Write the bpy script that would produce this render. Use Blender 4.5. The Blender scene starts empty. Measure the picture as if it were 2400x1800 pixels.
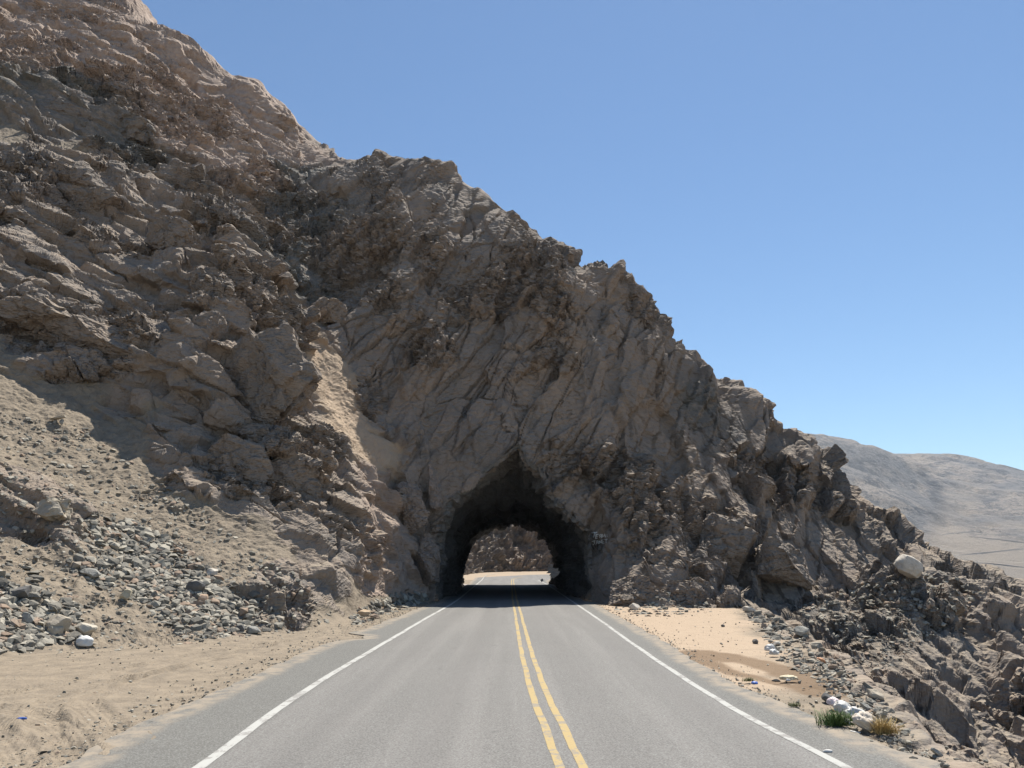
import bpy, bmesh, math, random
import numpy as np
from concurrent.futures import ThreadPoolExecutor
from mathutils import Vector, Matrix

R = math.radians
scene = bpy.context.scene
C = scene.collection
random.seed(7)
rng = np.random.default_rng(7)

# ------------------------------------------------------------------ camera
CAM_H, PITCH, FPX = 2.1, R(14.2), 1664.0
cam_d = bpy.data.cameras.new('camera')
cam_d.sensor_fit = 'HORIZONTAL'
cam_d.sensor_width = 36.0
cam_d.lens = 36.0 * FPX / 2400.0
cam_d.clip_start, cam_d.clip_end = 0.1, 20000
cam = bpy.data.objects.new('camera', cam_d)
C.objects.link(cam)
cam.location = (0, 0, CAM_H)
cam.rotation_euler = (R(90) + PITCH, 0, 0)
scene.camera = cam

# ------------------------------------------------------------------ light
SUN_EL, SUN_AZ = R(62.5), R(23)          # azimuth to the right of the road direction (+Y)
world = bpy.data.worlds.new('World')
scene.world = world
world.use_nodes = True
wn = world.node_tree
bg = wn.nodes['Background']
sky = wn.nodes.new('ShaderNodeTexSky')
sky.sky_type = 'NISHITA'
sky.sun_disc = False
sky.sun_elevation = SUN_EL
sky.sun_rotation = SUN_AZ
sky.altitude = 900
sky.air_density, sky.dust_density, sky.ozone_density = 1.15, 0.1, 3.0
tint = wn.nodes.new('ShaderNodeMix')            # camera white balance of the sky light
tint.data_type, tint.blend_type = 'RGBA', 'MULTIPLY'
tint.inputs[0].default_value = 1.0
tint.inputs[7].default_value = (0.95, 1.01, 1.02, 1)
wn.links.new(sky.outputs[0], tint.inputs[6])
wn.links.new(tint.outputs[2], bg.inputs[0])
bg.inputs[1].default_value = 0.076
sun_d = bpy.data.lights.new('sun', 'SUN')
sun_d.energy, sun_d.angle, sun_d.color = 5.0, R(0.5), (1.0, 0.94, 0.84)
sun = bpy.data.objects.new('sun', sun_d)
C.objects.link(sun)
sdir = Vector((math.sin(SUN_AZ) * math.cos(SUN_EL), math.cos(SUN_AZ) * math.cos(SUN_EL), math.sin(SUN_EL)))
sun.rotation_euler = sdir.to_track_quat('Z', 'Y').to_euler()
scene.view_settings.view_transform = 'Standard'
scene.view_settings.look = 'None'
scene.view_settings.exposure = 0.76
scene.view_settings.gamma = 1.0

# ------------------------------------------------------------------ helpers
def tag(o, label=None, cat=None, group=None, kind=None):
    if label: o['label'] = label
    if cat: o['category'] = cat
    if group: o['group'] = group
    if kind: o['kind'] = kind
    return o

def ray(px, py):
    a, b = (px - 1200) / FPX, (900 - py) / FPX
    return np.array([a, math.cos(PITCH) - b * math.sin(PITCH), math.sin(PITCH) + b * math.cos(PITCH)])

def at(px, py, Y):
    d = ray(px, py)
    t = Y / d[1]
    return (d[0] * t, Y, CAM_H + d[2] * t)

def gnd(px, py, z=0.0):
    d = ray(px, py)
    t = (z - CAM_H) / d[2]
    return (d[0] * t, d[1] * t)

def sstep(a, b, x):
    t = np.clip((x - a) / (b - a), 0, 1)
    return t * t * (3 - 2 * t)

def _h(ix, iy, iz, k):
    h = (ix.astype(np.uint32) * np.uint32(374761393) + iy.astype(np.uint32) * np.uint32(668265263)
         + iz.astype(np.uint32) * np.uint32(2147483647 - 6) + np.uint32((k * 974634777 + 12345) & 0xffffffff))
    h ^= h >> np.uint32(13)
    h *= np.uint32(1274126177)
    h ^= h >> np.uint32(16)
    h *= np.uint32(2246822519)
    h ^= h >> np.uint32(15)
    return h

def _f(h):
    return (h & np.uint32(0xffffff)).astype(np.float32) * np.float32(1.0 / 16777216.0)

POOL = ThreadPoolExecutor(4)

def chunked(fn, P, n=60000):
    parts = [P[i:i + n] for i in range(0, len(P), n)]
    out = list(POOL.map(fn, parts))
    if isinstance(out[0], tuple):
        return tuple(np.concatenate([o[i] for o in out]) for i in range(len(out[0])))
    return np.concatenate(out)

def noise(P, scale, seed=0, octaves=1, rough=0.5):
    """value noise, about -1..1"""
    def one(Q):
        Q = Q.astype(np.float32)
        tot = np.zeros(len(Q), np.float32)
        amp, s, norm = 1.0, 1.0 / scale, 0.0
        for o in range(octaves):
            q = Q * np.float32(s) + np.float32(17.3 * (o + 1) + seed * 3.1)
            i = np.floor(q)
            f = q - i
            f = f * f * f * (f * (f * 6 - 15) + 10)
            i = i.astype(np.int32)
            acc = 0
            for dx in (0, 1):
                wx = f[:, 0] if dx else 1 - f[:, 0]
                for dy in (0, 1):
                    wy = f[:, 1] if dy else 1 - f[:, 1]
                    for dz in (0, 1):
                        wz = f[:, 2] if dz else 1 - f[:, 2]
                        acc = acc + wx * wy * wz * _f(_h(i[:, 0] + dx, i[:, 1] + dy, i[:, 2] + dz, seed + o * 7))
            tot += amp * (acc * 2 - 1)
            norm += amp
            amp *= rough
            s *= 2.03
        return tot / norm * 1.6
    return chunked(one, P)

def frame(dip, strike, sizes):
    """rotation whose local z is the bedding normal, divided by cell sizes"""
    M = Matrix.Rotation(strike, 3, 'Z') @ Matrix.Rotation(dip, 3, 'Y')
    M = np.array(M.transposed(), dtype=np.float32)
    return M / np.array(sizes, dtype=np.float32)[:, None]

def cells(P, M, seed=0, tilt=1.0, sharp=30.0):
    """broken-block pattern: returns height per block (-1..1, tilted facets), edge distance, block random"""
    def one(Q):
        q = Q.astype(np.float32) @ M.T
        b = np.floor(q - 0.5).astype(np.int32)
        n = len(q)
        f1 = np.full(n, 9, np.float32)
        f2 = np.full(n, 9, np.float32)
        rid = np.zeros(n, np.uint32)
        num = np.zeros(n, np.float32)
        den = np.zeros(n, np.float32)
        for dx in (0, 1):
            for dy in (0, 1):
                for dz in (0, 1):
                    ix, iy, iz = b[:, 0] + dx, b[:, 1] + dy, b[:, 2] + dz
                    h = _h(ix, iy, iz, seed)
                    j = np.stack([ix + 0.15 + 0.7 * _f(h), iy + 0.15 + 0.7 * _f(h * np.uint32(9781) ^ np.uint32(777)),
                                  iz + 0.15 + 0.7 * _f(h * np.uint32(6271) ^ np.uint32(4242))], 1)
                    v = q - j.astype(np.float32)
                    d = (v * v).sum(1)
                    c1 = d < f1
                    f2 = np.where(c1, f1, np.minimum(f2, d))
                    f1 = np.where(c1, d, f1)
                    rid = np.where(c1, h, rid)
                    t = np.stack([_f(h * np.uint32(40503) ^ np.uint32(11)), _f(h * np.uint32(30011) ^ np.uint32(23)),
                                  _f(h * np.uint32(52711) ^ np.uint32(37))], 1) - 0.5
                    hh = _f(h * np.uint32(2654435) ^ np.uint32(99)) * 2 - 1 + tilt * 2 * (v * t).sum(1)
                    wgt = np.exp(-sharp * d)
                    num += wgt * hh
                    den += wgt
        hgt = num / (den + 1e-12)
        edge = np.sqrt(f2) - np.sqrt(f1)
        return hgt.astype(np.float32), edge.astype(np.float32), _f(rid * np.uint32(71) ^ np.uint32(5))
    return chunked(one, P)

def mesh_np(name, V, faces4, attrs=None, smooth=False):
    me = bpy.data.meshes.new(name)
    V = np.ascontiguousarray(V, dtype=np.float32)
    Fq = np.ascontiguousarray(faces4, dtype=np.int32)
    k = Fq.shape[1]
    me.vertices.add(len(V))
    me.vertices.foreach_set('co', V.ravel())
    me.loops.add(Fq.size)
    me.loops.foreach_set('vertex_index', Fq.ravel())
    me.polygons.add(len(Fq))
    me.polygons.foreach_set('loop_start', np.arange(0, Fq.size, k, dtype=np.int32))
    me.polygons.foreach_set('use_smooth', np.full(len(Fq), smooth, dtype=bool))
    me.update(calc_edges=True)
    for n, a in (attrs or {}).items():
        at_ = me.attributes.new(n, 'FLOAT', 'POINT')
        at_.data.foreach_set('value', np.ascontiguousarray(a, dtype=np.float32))
    return me

def link(name, me, mat=None, parent=None):
    o = bpy.data.objects.new(name, me)
    C.objects.link(o)
    if mat is not None and not me.materials:
        me.materials.append(mat)
    if parent is not None: o.parent = parent
    return o

# ------------------------------------------------------------------ materials
class NT:
    def __init__(self, name):
        self.m = bpy.data.materials.new(name)
        self.m.use_nodes = True
        self.t = self.m.node_tree
        self.b = self.t.nodes['Principled BSDF']
        self.b.inputs['Roughness'].default_value = 0.92
        self.b.inputs['Specular IOR Level'].default_value = 0.25
    def n(self, typ, **kw):
        nd = self.t.nodes.new(typ)
        for k, v in kw.items(): setattr(nd, k, v)
        return nd
    def l(self, a, b): self.t.links.new(a, b)
    def val(self, sock, v):
        if hasattr(v, 'is_output') or isinstance(v, bpy.types.NodeSocket): self.l(v, sock)
        else: sock.default_value = v
    def pos(self):
        g = self.n('ShaderNodeNewGeometry')
        return g
    def noise(self, scale, detail=4, rough=0.6, vec=None, dist=0.0):
        nd = self.n('ShaderNodeTexNoise')
        nd.inputs['Scale'].default_value = scale
        nd.inputs['Detail'].default_value = detail
        nd.inputs['Roughness'].default_value = rough
        nd.inputs['Distortion'].default_value = dist
        self.l(vec if vec is not None else self.P, nd.inputs['Vector'])
        return nd.outputs['Fac']
    def ramp(self, f, a, b):
        nd = self.n('ShaderNodeMapRange', interpolation_type='SMOOTHSTEP')
        nd.inputs['From Min'].default_value = a
        nd.inputs['From Max'].default_value = b
        self.val(nd.inputs['Value'], f)
        return nd.outputs['Result']
    def math(self, op, a, b=0.0):
        nd = self.n('ShaderNodeMath', operation=op)
        self.val(nd.inputs[0], a); self.val(nd.inputs[1], b)
        return nd.outputs[0]
    def mix(self, f, a, b, blend='MIX'):
        nd = self.n('ShaderNodeMix', data_type='RGBA', blend_type=blend)
        self.val(nd.inputs[0], f)
        for s, v in ((nd.inputs[6], a), (nd.inputs[7], b)):
            if isinstance(v, tuple): s.default_value = (*v, 1)
            else: self.l(v, s)
        return nd.outputs[2]
    def attr(self, name):
        nd = self.n('ShaderNodeAttribute', attribute_name=name)
        return nd.outputs['Fac']
    def bump(self, h, strength, dist, prev=None):
        nd = self.n('ShaderNodeBump')
        nd.inputs['Strength'].default_value = strength
        nd.inputs['Distance'].default_value = dist
        self.l(h, nd.inputs['Height'])
        if prev is not None: self.l(prev, nd.inputs['Normal'])
        return nd.outputs['Normal']
    def world(self):
        g = self.n('ShaderNodeNewGeometry')
        self.P = g.outputs['Position']
        sx = self.n('ShaderNodeSeparateXYZ')
        self.l(g.outputs['True Normal'], sx.inputs[0])
        self.NZ = sx.outputs['Z']
        return self
    def objco(self):
        tc = self.n('ShaderNodeTexCoord')
        self.P = tc.outputs['Object']
        return self
    def out(self, col, nrm=None):
        if isinstance(col, tuple): self.b.inputs['Base Color'].default_value = (*col, 1)
        else: self.l(col, self.b.inputs['Base Color'])
        if nrm is not None: self.l(nrm, self.b.inputs['Normal'])
        return self.m

def rock_material():
    t = NT('rock').world()
    n1 = t.noise(0.35, 3, 0.6)
    n2 = t.noise(2.2, 4, 0.65)
    n3 = t.noise(14, 3, 0.7)
    blk = t.attr('blk')
    c = t.mix(t.ramp(n1, 0.35, 0.65), (0.170, 0.145, 0.125), (0.220, 0.180, 0.149))
    c = t.mix(t.math('MULTIPLY', t.ramp(blk, 0.3, 1.0), 0.75), c, (0.285, 0.220, 0.168))
    c = t.mix(t.math('MULTIPLY', t.ramp(blk, 0.30, 0.0), 0.7), c, (0.132, 0.127, 0.122))
    c = t.mix(t.math('MULTIPLY', t.ramp(n2, 0.62, 0.75), 0.5), c, (0.34, 0.225, 0.14))      # rusty iron stain
    c = t.mix(t.attr('pink'), c, t.mix(t.ramp(n2, 0.35, 0.65), (0.285, 0.210, 0.167), (0.385, 0.291, 0.230)))
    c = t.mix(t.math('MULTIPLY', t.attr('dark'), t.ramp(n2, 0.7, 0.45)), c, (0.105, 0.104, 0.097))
    c = t.mix(t.math('MULTIPLY', t.ramp(n3, 0.3, 0.75), 0.45), c, t.mix(0.5, c, (0.36, 0.32, 0.27)))
    # wind-blown dust lying on ledges, and the sandy slopes
    dustc = t.mix(t.ramp(n2, 0.3, 0.7), (0.235, 0.198, 0.152), (0.310, 0.258, 0.195))
    led = t.math('MULTIPLY', t.ramp(t.NZ, 0.62, 0.92), t.ramp(n2, 0.36, 0.58))
    c = t.mix(t.math('MULTIPLY', led, 0.75), c, dustc)
    sand = t.mix(t.ramp(n2, 0.3, 0.7), (0.168, 0.138, 0.104), (0.250, 0.204, 0.150))
    sand = t.mix(t.math('MULTIPLY', t.ramp(n3, 0.52, 0.68), 0.55), sand, (0.19, 0.165, 0.135))
    sand = t.mix(t.math('MULTIPLY', t.ramp(t.noise(38, 4, 0.75), 0.5, 0.66), 0.35), sand, (0.33, 0.29, 0.24))
    sand = t.mix(t.attr('warm'), sand, t.mix(n2, (0.345, 0.262, 0.185), (0.415, 0.320, 0.232)))
    c = t.mix(t.ramp(t.math('ADD', t.attr('sand'), t.math('MULTIPLY', t.math('SUBTRACT', n2, 0.5), 0.7)), 0.3, 0.7), c, sand)
    c = t.mix(t.attr('bore_shade'), c, (0.040, 0.038, 0.037))  # shade of the tunnel interior, mixed into the rock colour
    c = t.mix(t.attr('wet'), c, (0.150, 0.100, 0.060))
    rut = t.math('MULTIPLY', t.math('SINE', t.math('MULTIPLY', t.attr('rut'), 70.0)), t.attr('rutw'))
    def vor(scale, rot, seed):
        mp = t.n('ShaderNodeMapping'); t.l(t.P, mp.inputs['Vector'])
        mp.inputs['Rotation'].default_value = rot
        mp.inputs['Location'].default_value = (seed, seed * 2, 0)
        mp.inputs['Scale'].default_value = (1, 1.3, 2.1)
        v_ = t.n('ShaderNodeTexVoronoi', feature='F1', distance='MANHATTAN')
        v_.inputs['Scale'].default_value = scale
        t.l(mp.outputs[0], v_.inputs['Vector'])
        return v_.outputs['Distance']
    rockw = t.math('MULTIPLY', t.math('SUBTRACT', 1.0, t.attr('sand')), t.math('ADD', t.math('MULTIPLY', t.attr('rub'), 0.75), 0.30))
    nb = t.bump(t.math('MULTIPLY', vor(1.7, (0.3, 0.9, 0.2), 3.0), rockw), 0.7, 0.22)
    nb = t.bump(t.math('MULTIPLY', vor(5.0, (0.7, 0.4, 1.2), 7.0), rockw), 0.8, 0.09, nb)
    nb = t.bump(n2, 0.4, 0.10, nb)
    nb = t.bump(rut, 0.5, 0.006, nb)
    nb = t.bump(n3, 0.7, 0.045, nb)
    return t.out(c, nb)

MAT_ROCK = rock_material()

# ------------------------------------------------------------------ terrain shape: surveyed points
# letters: R grey-brown rock, D dark rock, K pinkish upper mountain, S sandy slope, T talus, C warm sand chute
PTS = []
def col(px, items):
    for py, Y, k in items:
        if Y > 33 and px < 650: Y = 33 + (Y - 33) * 1.22
        PTS.append((*at(px, py, Y), k))
def p(px, py, Y, k='R'): PTS.append((*at(px, py, Y), k))
def w(x, y, z, k='R'): PTS.append((x, y, z, k))

# left hill, from the toe of the talus to the skyline
col(-150, [(1580, 15.5, 'T'), (1200, 22, 'S'), (900, 27, 'S'), (600, 31, 'R'), (300, 40, 'D'), (100, 49, 'K'), (-200, 60, 'K')])
col(0, [(1545, 17.2, 'T'), (1400, 19.5, 'T'), (1200, 24, 'S'), (1000, 28, 'S'), (800, 31, 'S'), (740, 31.8, 'R'), (600, 33.5, 'R'), (400, 38, 'R'), (340, 41, 'S'), (200, 45, 'D'), (130, 48, 'K'), (0, 56, 'K')])
col(150, [(1518, 19.2, 'T'), (1400, 21.5, 'T'), (1200, 25.5, 'S'), (1000, 29.8, 'S'), (880, 32, 'S'), (840, 32.4, 'R'), (600, 35, 'R'), (400, 40.5, 'R'), (350, 43, 'S'), (200, 47, 'D'), (130, 49.5, 'K'), (0, 58, 'K')])
col(300, [(1508, 20.6, 'T'), (1400, 23, 'T'), (1250, 26.5, 'T'), (1100, 29.5, 'S'), (1005, 32, 'S'), (960, 32.6, 'R'), (760, 34.0, 'R'), (600, 37.5, 'R'), (420, 43, 'R'), (360, 45.5, 'D'), (150, 50.5, 'K'), (0, 60, 'K')])
col(450, [(1505, 21.2, 'T'), (1400, 24, 'T'), (1250, 28, 'S'), (1100, 31, 'R'), (980, 32.8, 'R'), (750, 34.5, 'R'), (600, 38.5, 'R'), (450, 44, 'R'), (330, 49, 'K'), (200, 54, 'K'), (80, 58.5, 'K')])
col(600, [(1498, 21.6, 'T'), (1400, 25, 'S'), (1250, 29.3, 'S'), (1100, 32, 'R'), (980, 34, 'R'), (780, 35.5, 'R'), (620, 40, 'R'), (520, 44, 'R'), (400, 49, 'K'), (300, 53, 'K'), (190, 57, 'K')])
col(700, [(1485, 23.6, 'S'), (1350, 28, 'S'), (1200, 31.5, 'R'), (1060, 34, 'R'), (900, 36.5, 'R'), (780, 39.5, 'R')])
col(800, [(1462, 26.6, 'S'), (1350, 30.5, 'R'), (1200, 34.0, 'R'), (1100, 36.0, 'R'), (1040, 37, 'R')])
col(900, [(1436, 32.2, 'S'), (1330, 34.8, 'B'), (1200, 37.7, 'B'), (1120, 39.4, 'B')])
col(980, [(1414, 38.4, 'B'), (1330, 39.4, 'B'), (1220, 40.8, 'B')])
p(709, 347, 59, 'K'); p(669, 253, 61, 'K'); p(0, -160, 72, 'K'); p(150, -130, 73, 'K'); p(290, -50, 70, 'K'); p(-150, -250, 72, 'K')
# chute of warm sand and the gully above it
p(735, 830, 41.0, 'C'); p(795, 930, 41.0, 'C'); p(850, 1005, 41.0, 'C'); p(890, 1055, 41.0, 'C'); p(935, 1105, 41.0, 'R'); p(960, 1160, 41.2, 'R'); p(1000, 1250, 41.6, 'R'); p(690, 700, 45.5, 'D'); p(778, 850, 41.7, 'C'); p(838, 945, 41.7, 'C'); p(893, 1025, 41.6, 'C'); p(830, 1010, 40.5, 'C'); p(872, 1075, 40.6, 'C'); p(712, 780, 41.8, 'C'); p(765, 900, 40.7, 'C'); p(815, 975, 40.6, 'C'); p(862, 1045, 40.6, 'C'); p(905, 1085, 40.8, 'C'); p(740, 520, 52, 'D'); p(735, 430, 56, 'D')
p(800, 830, 42.9, 'R'); p(868, 920, 42.9, 'R'); p(930, 1010, 42.8, 'R'); p(690, 640, 47.0, 'D')
# spur: the face over the portal
for q in [(1000, 1080, 42.9), (1000, 970, 44.0), (1100, 1060, 43.5), (1216, 1030, 43.9), (1300, 1080, 43.7), (1400, 1170, 43.0), (1400, 1000, 44.0),
          (950, 900, 44.8), (1000, 850, 45.6), (1200, 850, 45.8), (1400, 850, 45.6), (850, 800, 45.0), (1000, 700, 47.8), (1150, 700, 48.4), (1300, 700, 47.8),
          (850, 650, 48), (800, 560, 50), (900, 540, 50.2), (1050, 550, 50.8), (1200, 600, 50.6), (1350, 680, 49.6), (790, 430, 57), (950, 420, 54.6),
          (1450, 760, 49.2), (1500, 900, 46.8)]: p(q[0], q[1], 43.0 + (q[2] - 43.0) * 0.86)
for q in [(781, 333, 63.5), (850, 352, 61), (897, 361, 59), (998, 363, 56), (1099, 419, 55), (1193, 477, 54), (1265, 557, 53.5), (1367, 615, 53), (1400, 606, 52), (1488, 676, 51.5),
          (1568, 757, 51), (1625, 800, 51), (1662, 836, 50.8), (1691, 907, 50.4), (1740, 926, 50.8), (1788, 950, 51), (1842, 988, 51), (1897, 1036, 51), (1942, 1080, 50.8), (1987, 1116, 50.4), (2095, 1199, 49.4), (2150, 1253, 48.6),
          (2258, 1322, 47.4), (2331, 1358, 46.5), (2420, 1410, 45.5), (2600, 1500, 43)]: p(q[0], q[1], 43.0 + (q[2] - 43.0) * (0.86 if 850 < q[0] < 1500 else 0.93 if q[0] < 1691 else 1))
# right flank
for q in [(1570, 900, 47.6), (1640, 930, 48.4, 'D'), (1600, 1010, 46.2), (1500, 1050, 44.4), (1450, 1200, 41.6), (1490, 1250, 40.3), (1545, 1290, 39.8), (1530, 1345, 38.4), (1480, 1395, 38.0),
          (1640, 1395, 38.6), (1570, 1400, 37.8), (1430, 1330, 40.4), (1600, 1150, 44.2), (1700, 1100, 45.8), (1660, 1250, 42.8), (1800, 1150, 46.4), (1720, 1330, 42.6), (1760, 1395, 41.6), (1850, 1300, 43.2),
          (1950, 1320, 42.5), (1900, 1180, 46), (2050, 1320, 42.6), (2000, 1230, 46), (2130, 1360, 41, 'G'), (2100, 1300, 44.6), (2200, 1350, 43.5, 'G'), (1860, 1420, 39.0, 'G'), (2000, 1410, 39.0, 'G'), (1990, 1500, 34, 'G'),
          (2100, 1450, 36.5, 'G'), (2250, 1420, 40, 'R'), (2380, 1470, 38.5), (2100, 1550, 31), (2250, 1560, 31, 'R'), (2250, 1640, 29), (2390, 1600, 32.5), (2150, 1650, 27),
          (2300, 1720, 26.0), (2400, 1780, 25.5), (2250, 1780, 23), (2550, 1650, 30), (2600, 1900, 24)]: p(*q)
for q in [(7.2, 8, -3.2), (9, 13, -3.8), (11, 18, -3.7), (13, 24, -3.4), (14, 31, -2.2), (6.5, 2, -3), (13, 8, -8), (17, 15, -8), (22, 22, -8), (24, 8, -15), (32, 25, -13), (40, 38, -12), (45, 15, -24)]: w(*q)
# far side of the ridge, never seen from the road
for q in [(-60, 75, 62), (-45, 78, 60), (-34, 72, 52), (-24, 72, 40), (-14, 72, 30), (-5, 70, 22), (4, 69, 16), (12, 66, 6), (20, 64, -2), (30, 60, -8), (42, 52, -14),
          (-20, 90, 34), (-9, 86, 16), (-7, 79, 9), (0, 80, 5), (7, 79, 1), (14, 80, -5), (25, 80, -14), (40, 75, -20), (-40, 95, 55), (-6.5, 94, 6)]: w(*q)
for q in [(-14, 8, 0.6), (-20, 9, 5), (-14, 2, 0.4), (-22, 1, 5.5), (-32, 12, 14), (-45, 20, 24), (-40, 5, 18)]: w(*q, 'S')
PTS_XY = np.array([q[:2] for q in PTS])
PTS_Z = np.array([q[2] for q in PTS])
def _phi(r2): return np.sqrt(r2 + 0.8 ** 2)
A = _phi(((PTS_XY[:, None] - PTS_XY[None]) ** 2).sum(-1)) 
A = A + np.eye(len(A)) * -0.02
n_ = len(PTS)
Q = np.zeros((n_ + 3, n_ + 3))
Q[:n_, :n_] = A
Q[:n_, n_:] = np.c_[np.ones(n_), PTS_XY]
Q[n_:, :n_] = Q[:n_, n_:].T
SOL = np.linalg.solve(Q, np.r_[PTS_Z, 0, 0, 0])

def rbf(X, Y):
    shp = X.shape
    XY = np.stack([X.ravel(), Y.ravel()], 1)
    def one(B):
        r2 = ((B[:, None, :] - PTS_XY[None]) ** 2).sum(-1)
        return _phi(r2) @ SOL[:n_] + SOL[n_] + B @ SOL[n_ + 1:]
    return chunked(one, XY, 20000).reshape(shp)

# the level corridor of the road: toe of the hill on the left, edge of the drop on the right
TOE = np.array([(-13.5, -5), (-13.5, 5), (-13.0, 14), (-11.9, 17.0), (-11.0, 19.0), (-9.2, 20.2), (-7.4, 21.2), (-6.3, 26), (-6.0, 31.5), (-5.5, 37), (-4.6, 41), (-4.4, 46), (-4.9, 74), (-5.3, 80), (-7.5, 100), (-9, 130)])
EDGE = np.array([(4.9, -5), (4.75, 7.5), (5.0, 9.2), (6.1, 12.6), (7.5, 17.2), (9.1, 23.8), (10.8, 31), (11.8, 35.4), (11.0, 36.5), (7.8, 36.9), (5.4, 38.6), (4.45, 42.3), (4.5, 46), (4.6, 74), (5.6, 79), (7.5, 100), (20, 130)])
# the edge polyline turns back on itself slightly, so it is read as a function of y
_o = np.argsort(EDGE[:, 1])
EDGE = EDGE[_o]
Y_IN, Y_OUT = 42.6, 76.8
def corridor(X, Y):
    lat = np.maximum(np.interp(Y, TOE[:, 1], TOE[:, 0]) - X, X - np.interp(Y, EDGE[:, 1], EDGE[:, 0]))
    X, Y = np.broadcast_arrays(np.asarray(X, float), np.asarray(Y, float))
    q = np.stack([X.ravel(), Y.ravel(), np.zeros(X.size)], 1)
    wob = (noise(q, 2.2, 21, 3) * 0.55).reshape(X.shape) * sstep(41, 38, Y)
    return np.maximum(lat + wob, np.minimum(Y - Y_IN, Y_OUT - Y))

def base_z(X, Y):
    d = corridor(X, Y)
    z = rbf(X, Y)
    lat = np.maximum(np.interp(Y, TOE[:, 1], TOE[:, 0]) - X, X - np.interp(Y, EDGE[:, 1], EDGE[:, 0]))
    lat = np.minimum(lat, d)
    wl = 1.1 + 1.6 * sstep(30, 40, Y) * sstep(44, 42, Y) * (X < 0)
    rise = np.maximum(sstep(0.0, 1.0, lat / wl), sstep(0.0, 1.0, np.minimum(Y - Y_IN, Y_OUT - Y)))
    return z * np.where(d > 0, rise, 0), d

# ---- a fan-shaped grid, fine where the slopes are steep
NU, NV = 1080, 930
uu = np.concatenate([np.linspace(-1.25, -0.84, 50, endpoint=False), np.linspace(-0.84, 0.70, NU - 90, endpoint=False), np.linspace(0.70, 1.3, 40)])
YC = np.concatenate([np.linspace(1.0, 36, 130, endpoint=False), np.linspace(36, 60, 360, endpoint=False), np.linspace(60, 98, 120)])
Uc = uu[::10]
Xc = Uc[:, None] * (YC[None] + 5)
Zc, Dc = base_z(Xc, np.broadcast_to(YC, Xc.shape))
dist = np.sqrt(YC ** 2 + 9)[None]
dY, dZ = np.diff(YC)[None], np.diff(Zc, axis=1)
el = (Zc[:, :-1] - CAM_H) / dist[:, :-1]
vis = dZ - el * dY                                  # >0: faces the road
dens = (np.where(vis > 0, 1.0, 0.12) * np.sqrt(dY ** 2 * 0.02 + vis ** 2) + 0.03 * dY) / dist[:, :-1]
dens = np.where((YC[:-1][None] > 62) & ((Uc[:, None] > -0.2) | (YC[:-1][None] > 77)), dens * 0.25, dens)
dens = np.where(Dc[:, :-1] < -0.3, dens * 0.16, dens)
k = np.ones(9) / 9
dens = np.apply_along_axis(lambda a: np.convolve(np.pad(a, 4, mode='edge'), k, 'valid'), 0, dens)
cum = np.concatenate([np.zeros((len(Uc), 1)), np.cumsum(dens, 1)], 1)
cum /= cum[:, -1:]
sv = np.linspace(0, 1, NV)
Yc = np.stack([np.interp(sv, cum[i], YC) for i in range(len(Uc))])
Yg = np.stack([np.interp(uu, Uc, Yc[:, j]) for j in range(NV)], 1)        # NU x NV
Xg = uu[:, None] * (Yg + 5)
Zg, Dg = base_z(Xg, Yg)

# ---- attributes of the survey letters, spread over the surface
KIND = {'R': (0, 0, 0, 0), 'D': (0, 0, 1, 0), 'K': (0, 1, 0, 0), 'S': (1, 0, 0, 0), 'T': (1, 0, 0, 0), 'C': (1, 0, 0, 1), 'G': (0.38, 0, 0.5, 0), 'B': (0.1, 0.75, 0, 0.1)}
P3 = np.array([q[:3] for q in PTS])
PA = np.array([KIND[q[3]] for q in PTS], dtype=float)
PT = np.array([1.0 if q[3] == 'T' else 0.0 for q in PTS])
B = np.stack([Xg.ravel(), Yg.ravel(), Zg.ravel()], 1).astype(np.float32)
warp = np.stack([noise(B, 3.0, 31, 3), noise(B, 3.0, 32, 3), noise(B, 3.0, 33, 3)], 1) 
def spread(Qp):
    d2 = ((Qp[:, None, :] - P3[None]) ** 2).sum(-1) + 0.3
    wt = 1.0 / d2 ** 2.2
    wt /= wt.sum(1, keepdims=True)
    return (wt @ np.c_[PA, PT]).astype(np.float32)
ATT = chunked(spread, B + warp * 1.2, 15000)
SAND, PINK, DARK, WARM, TAL = ATT.T

def grid_normals(X, Y, Z):
    Pn = np.stack([X, Y, Z], -1)
    du = np.gradient(Pn, axis=0)
    dv = np.gradient(Pn, axis=1)
    n = np.cross(du, dv)
    n /= np.linalg.norm(n, axis=-1, keepdims=True) + 1e-9
    return n
def blur(A_, n):
    if n < 1: return A_
    for ax in (0, 1):
        c_ = np.cumsum(np.pad(A_, [(n + 1, n) if i == ax else (0, 0) for i in range(A_.ndim)], mode='edge'), axis=ax, dtype=np.float64)
        sl = [slice(None)] * A_.ndim; sh = [slice(None)] * A_.ndim
        sl[ax] = slice(2 * n + 1, None); sh[ax] = slice(0, -(2 * n + 1))
        A_ = (c_[tuple(sl)] - c_[tuple(sh)]) / (2 * n + 1)
    return A_
def normals_of(Pq, n):
    N_ = blur(grid_normals(Pq[:, 0].reshape(NU, NV), Pq[:, 1].reshape(NU, NV), Pq[:, 2].reshape(NU, NV)), n)
    N_ /= np.linalg.norm(N_, axis=-1, keepdims=True) + 1e-9
    return N_.reshape(-1, 3).astype(np.float32)

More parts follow.
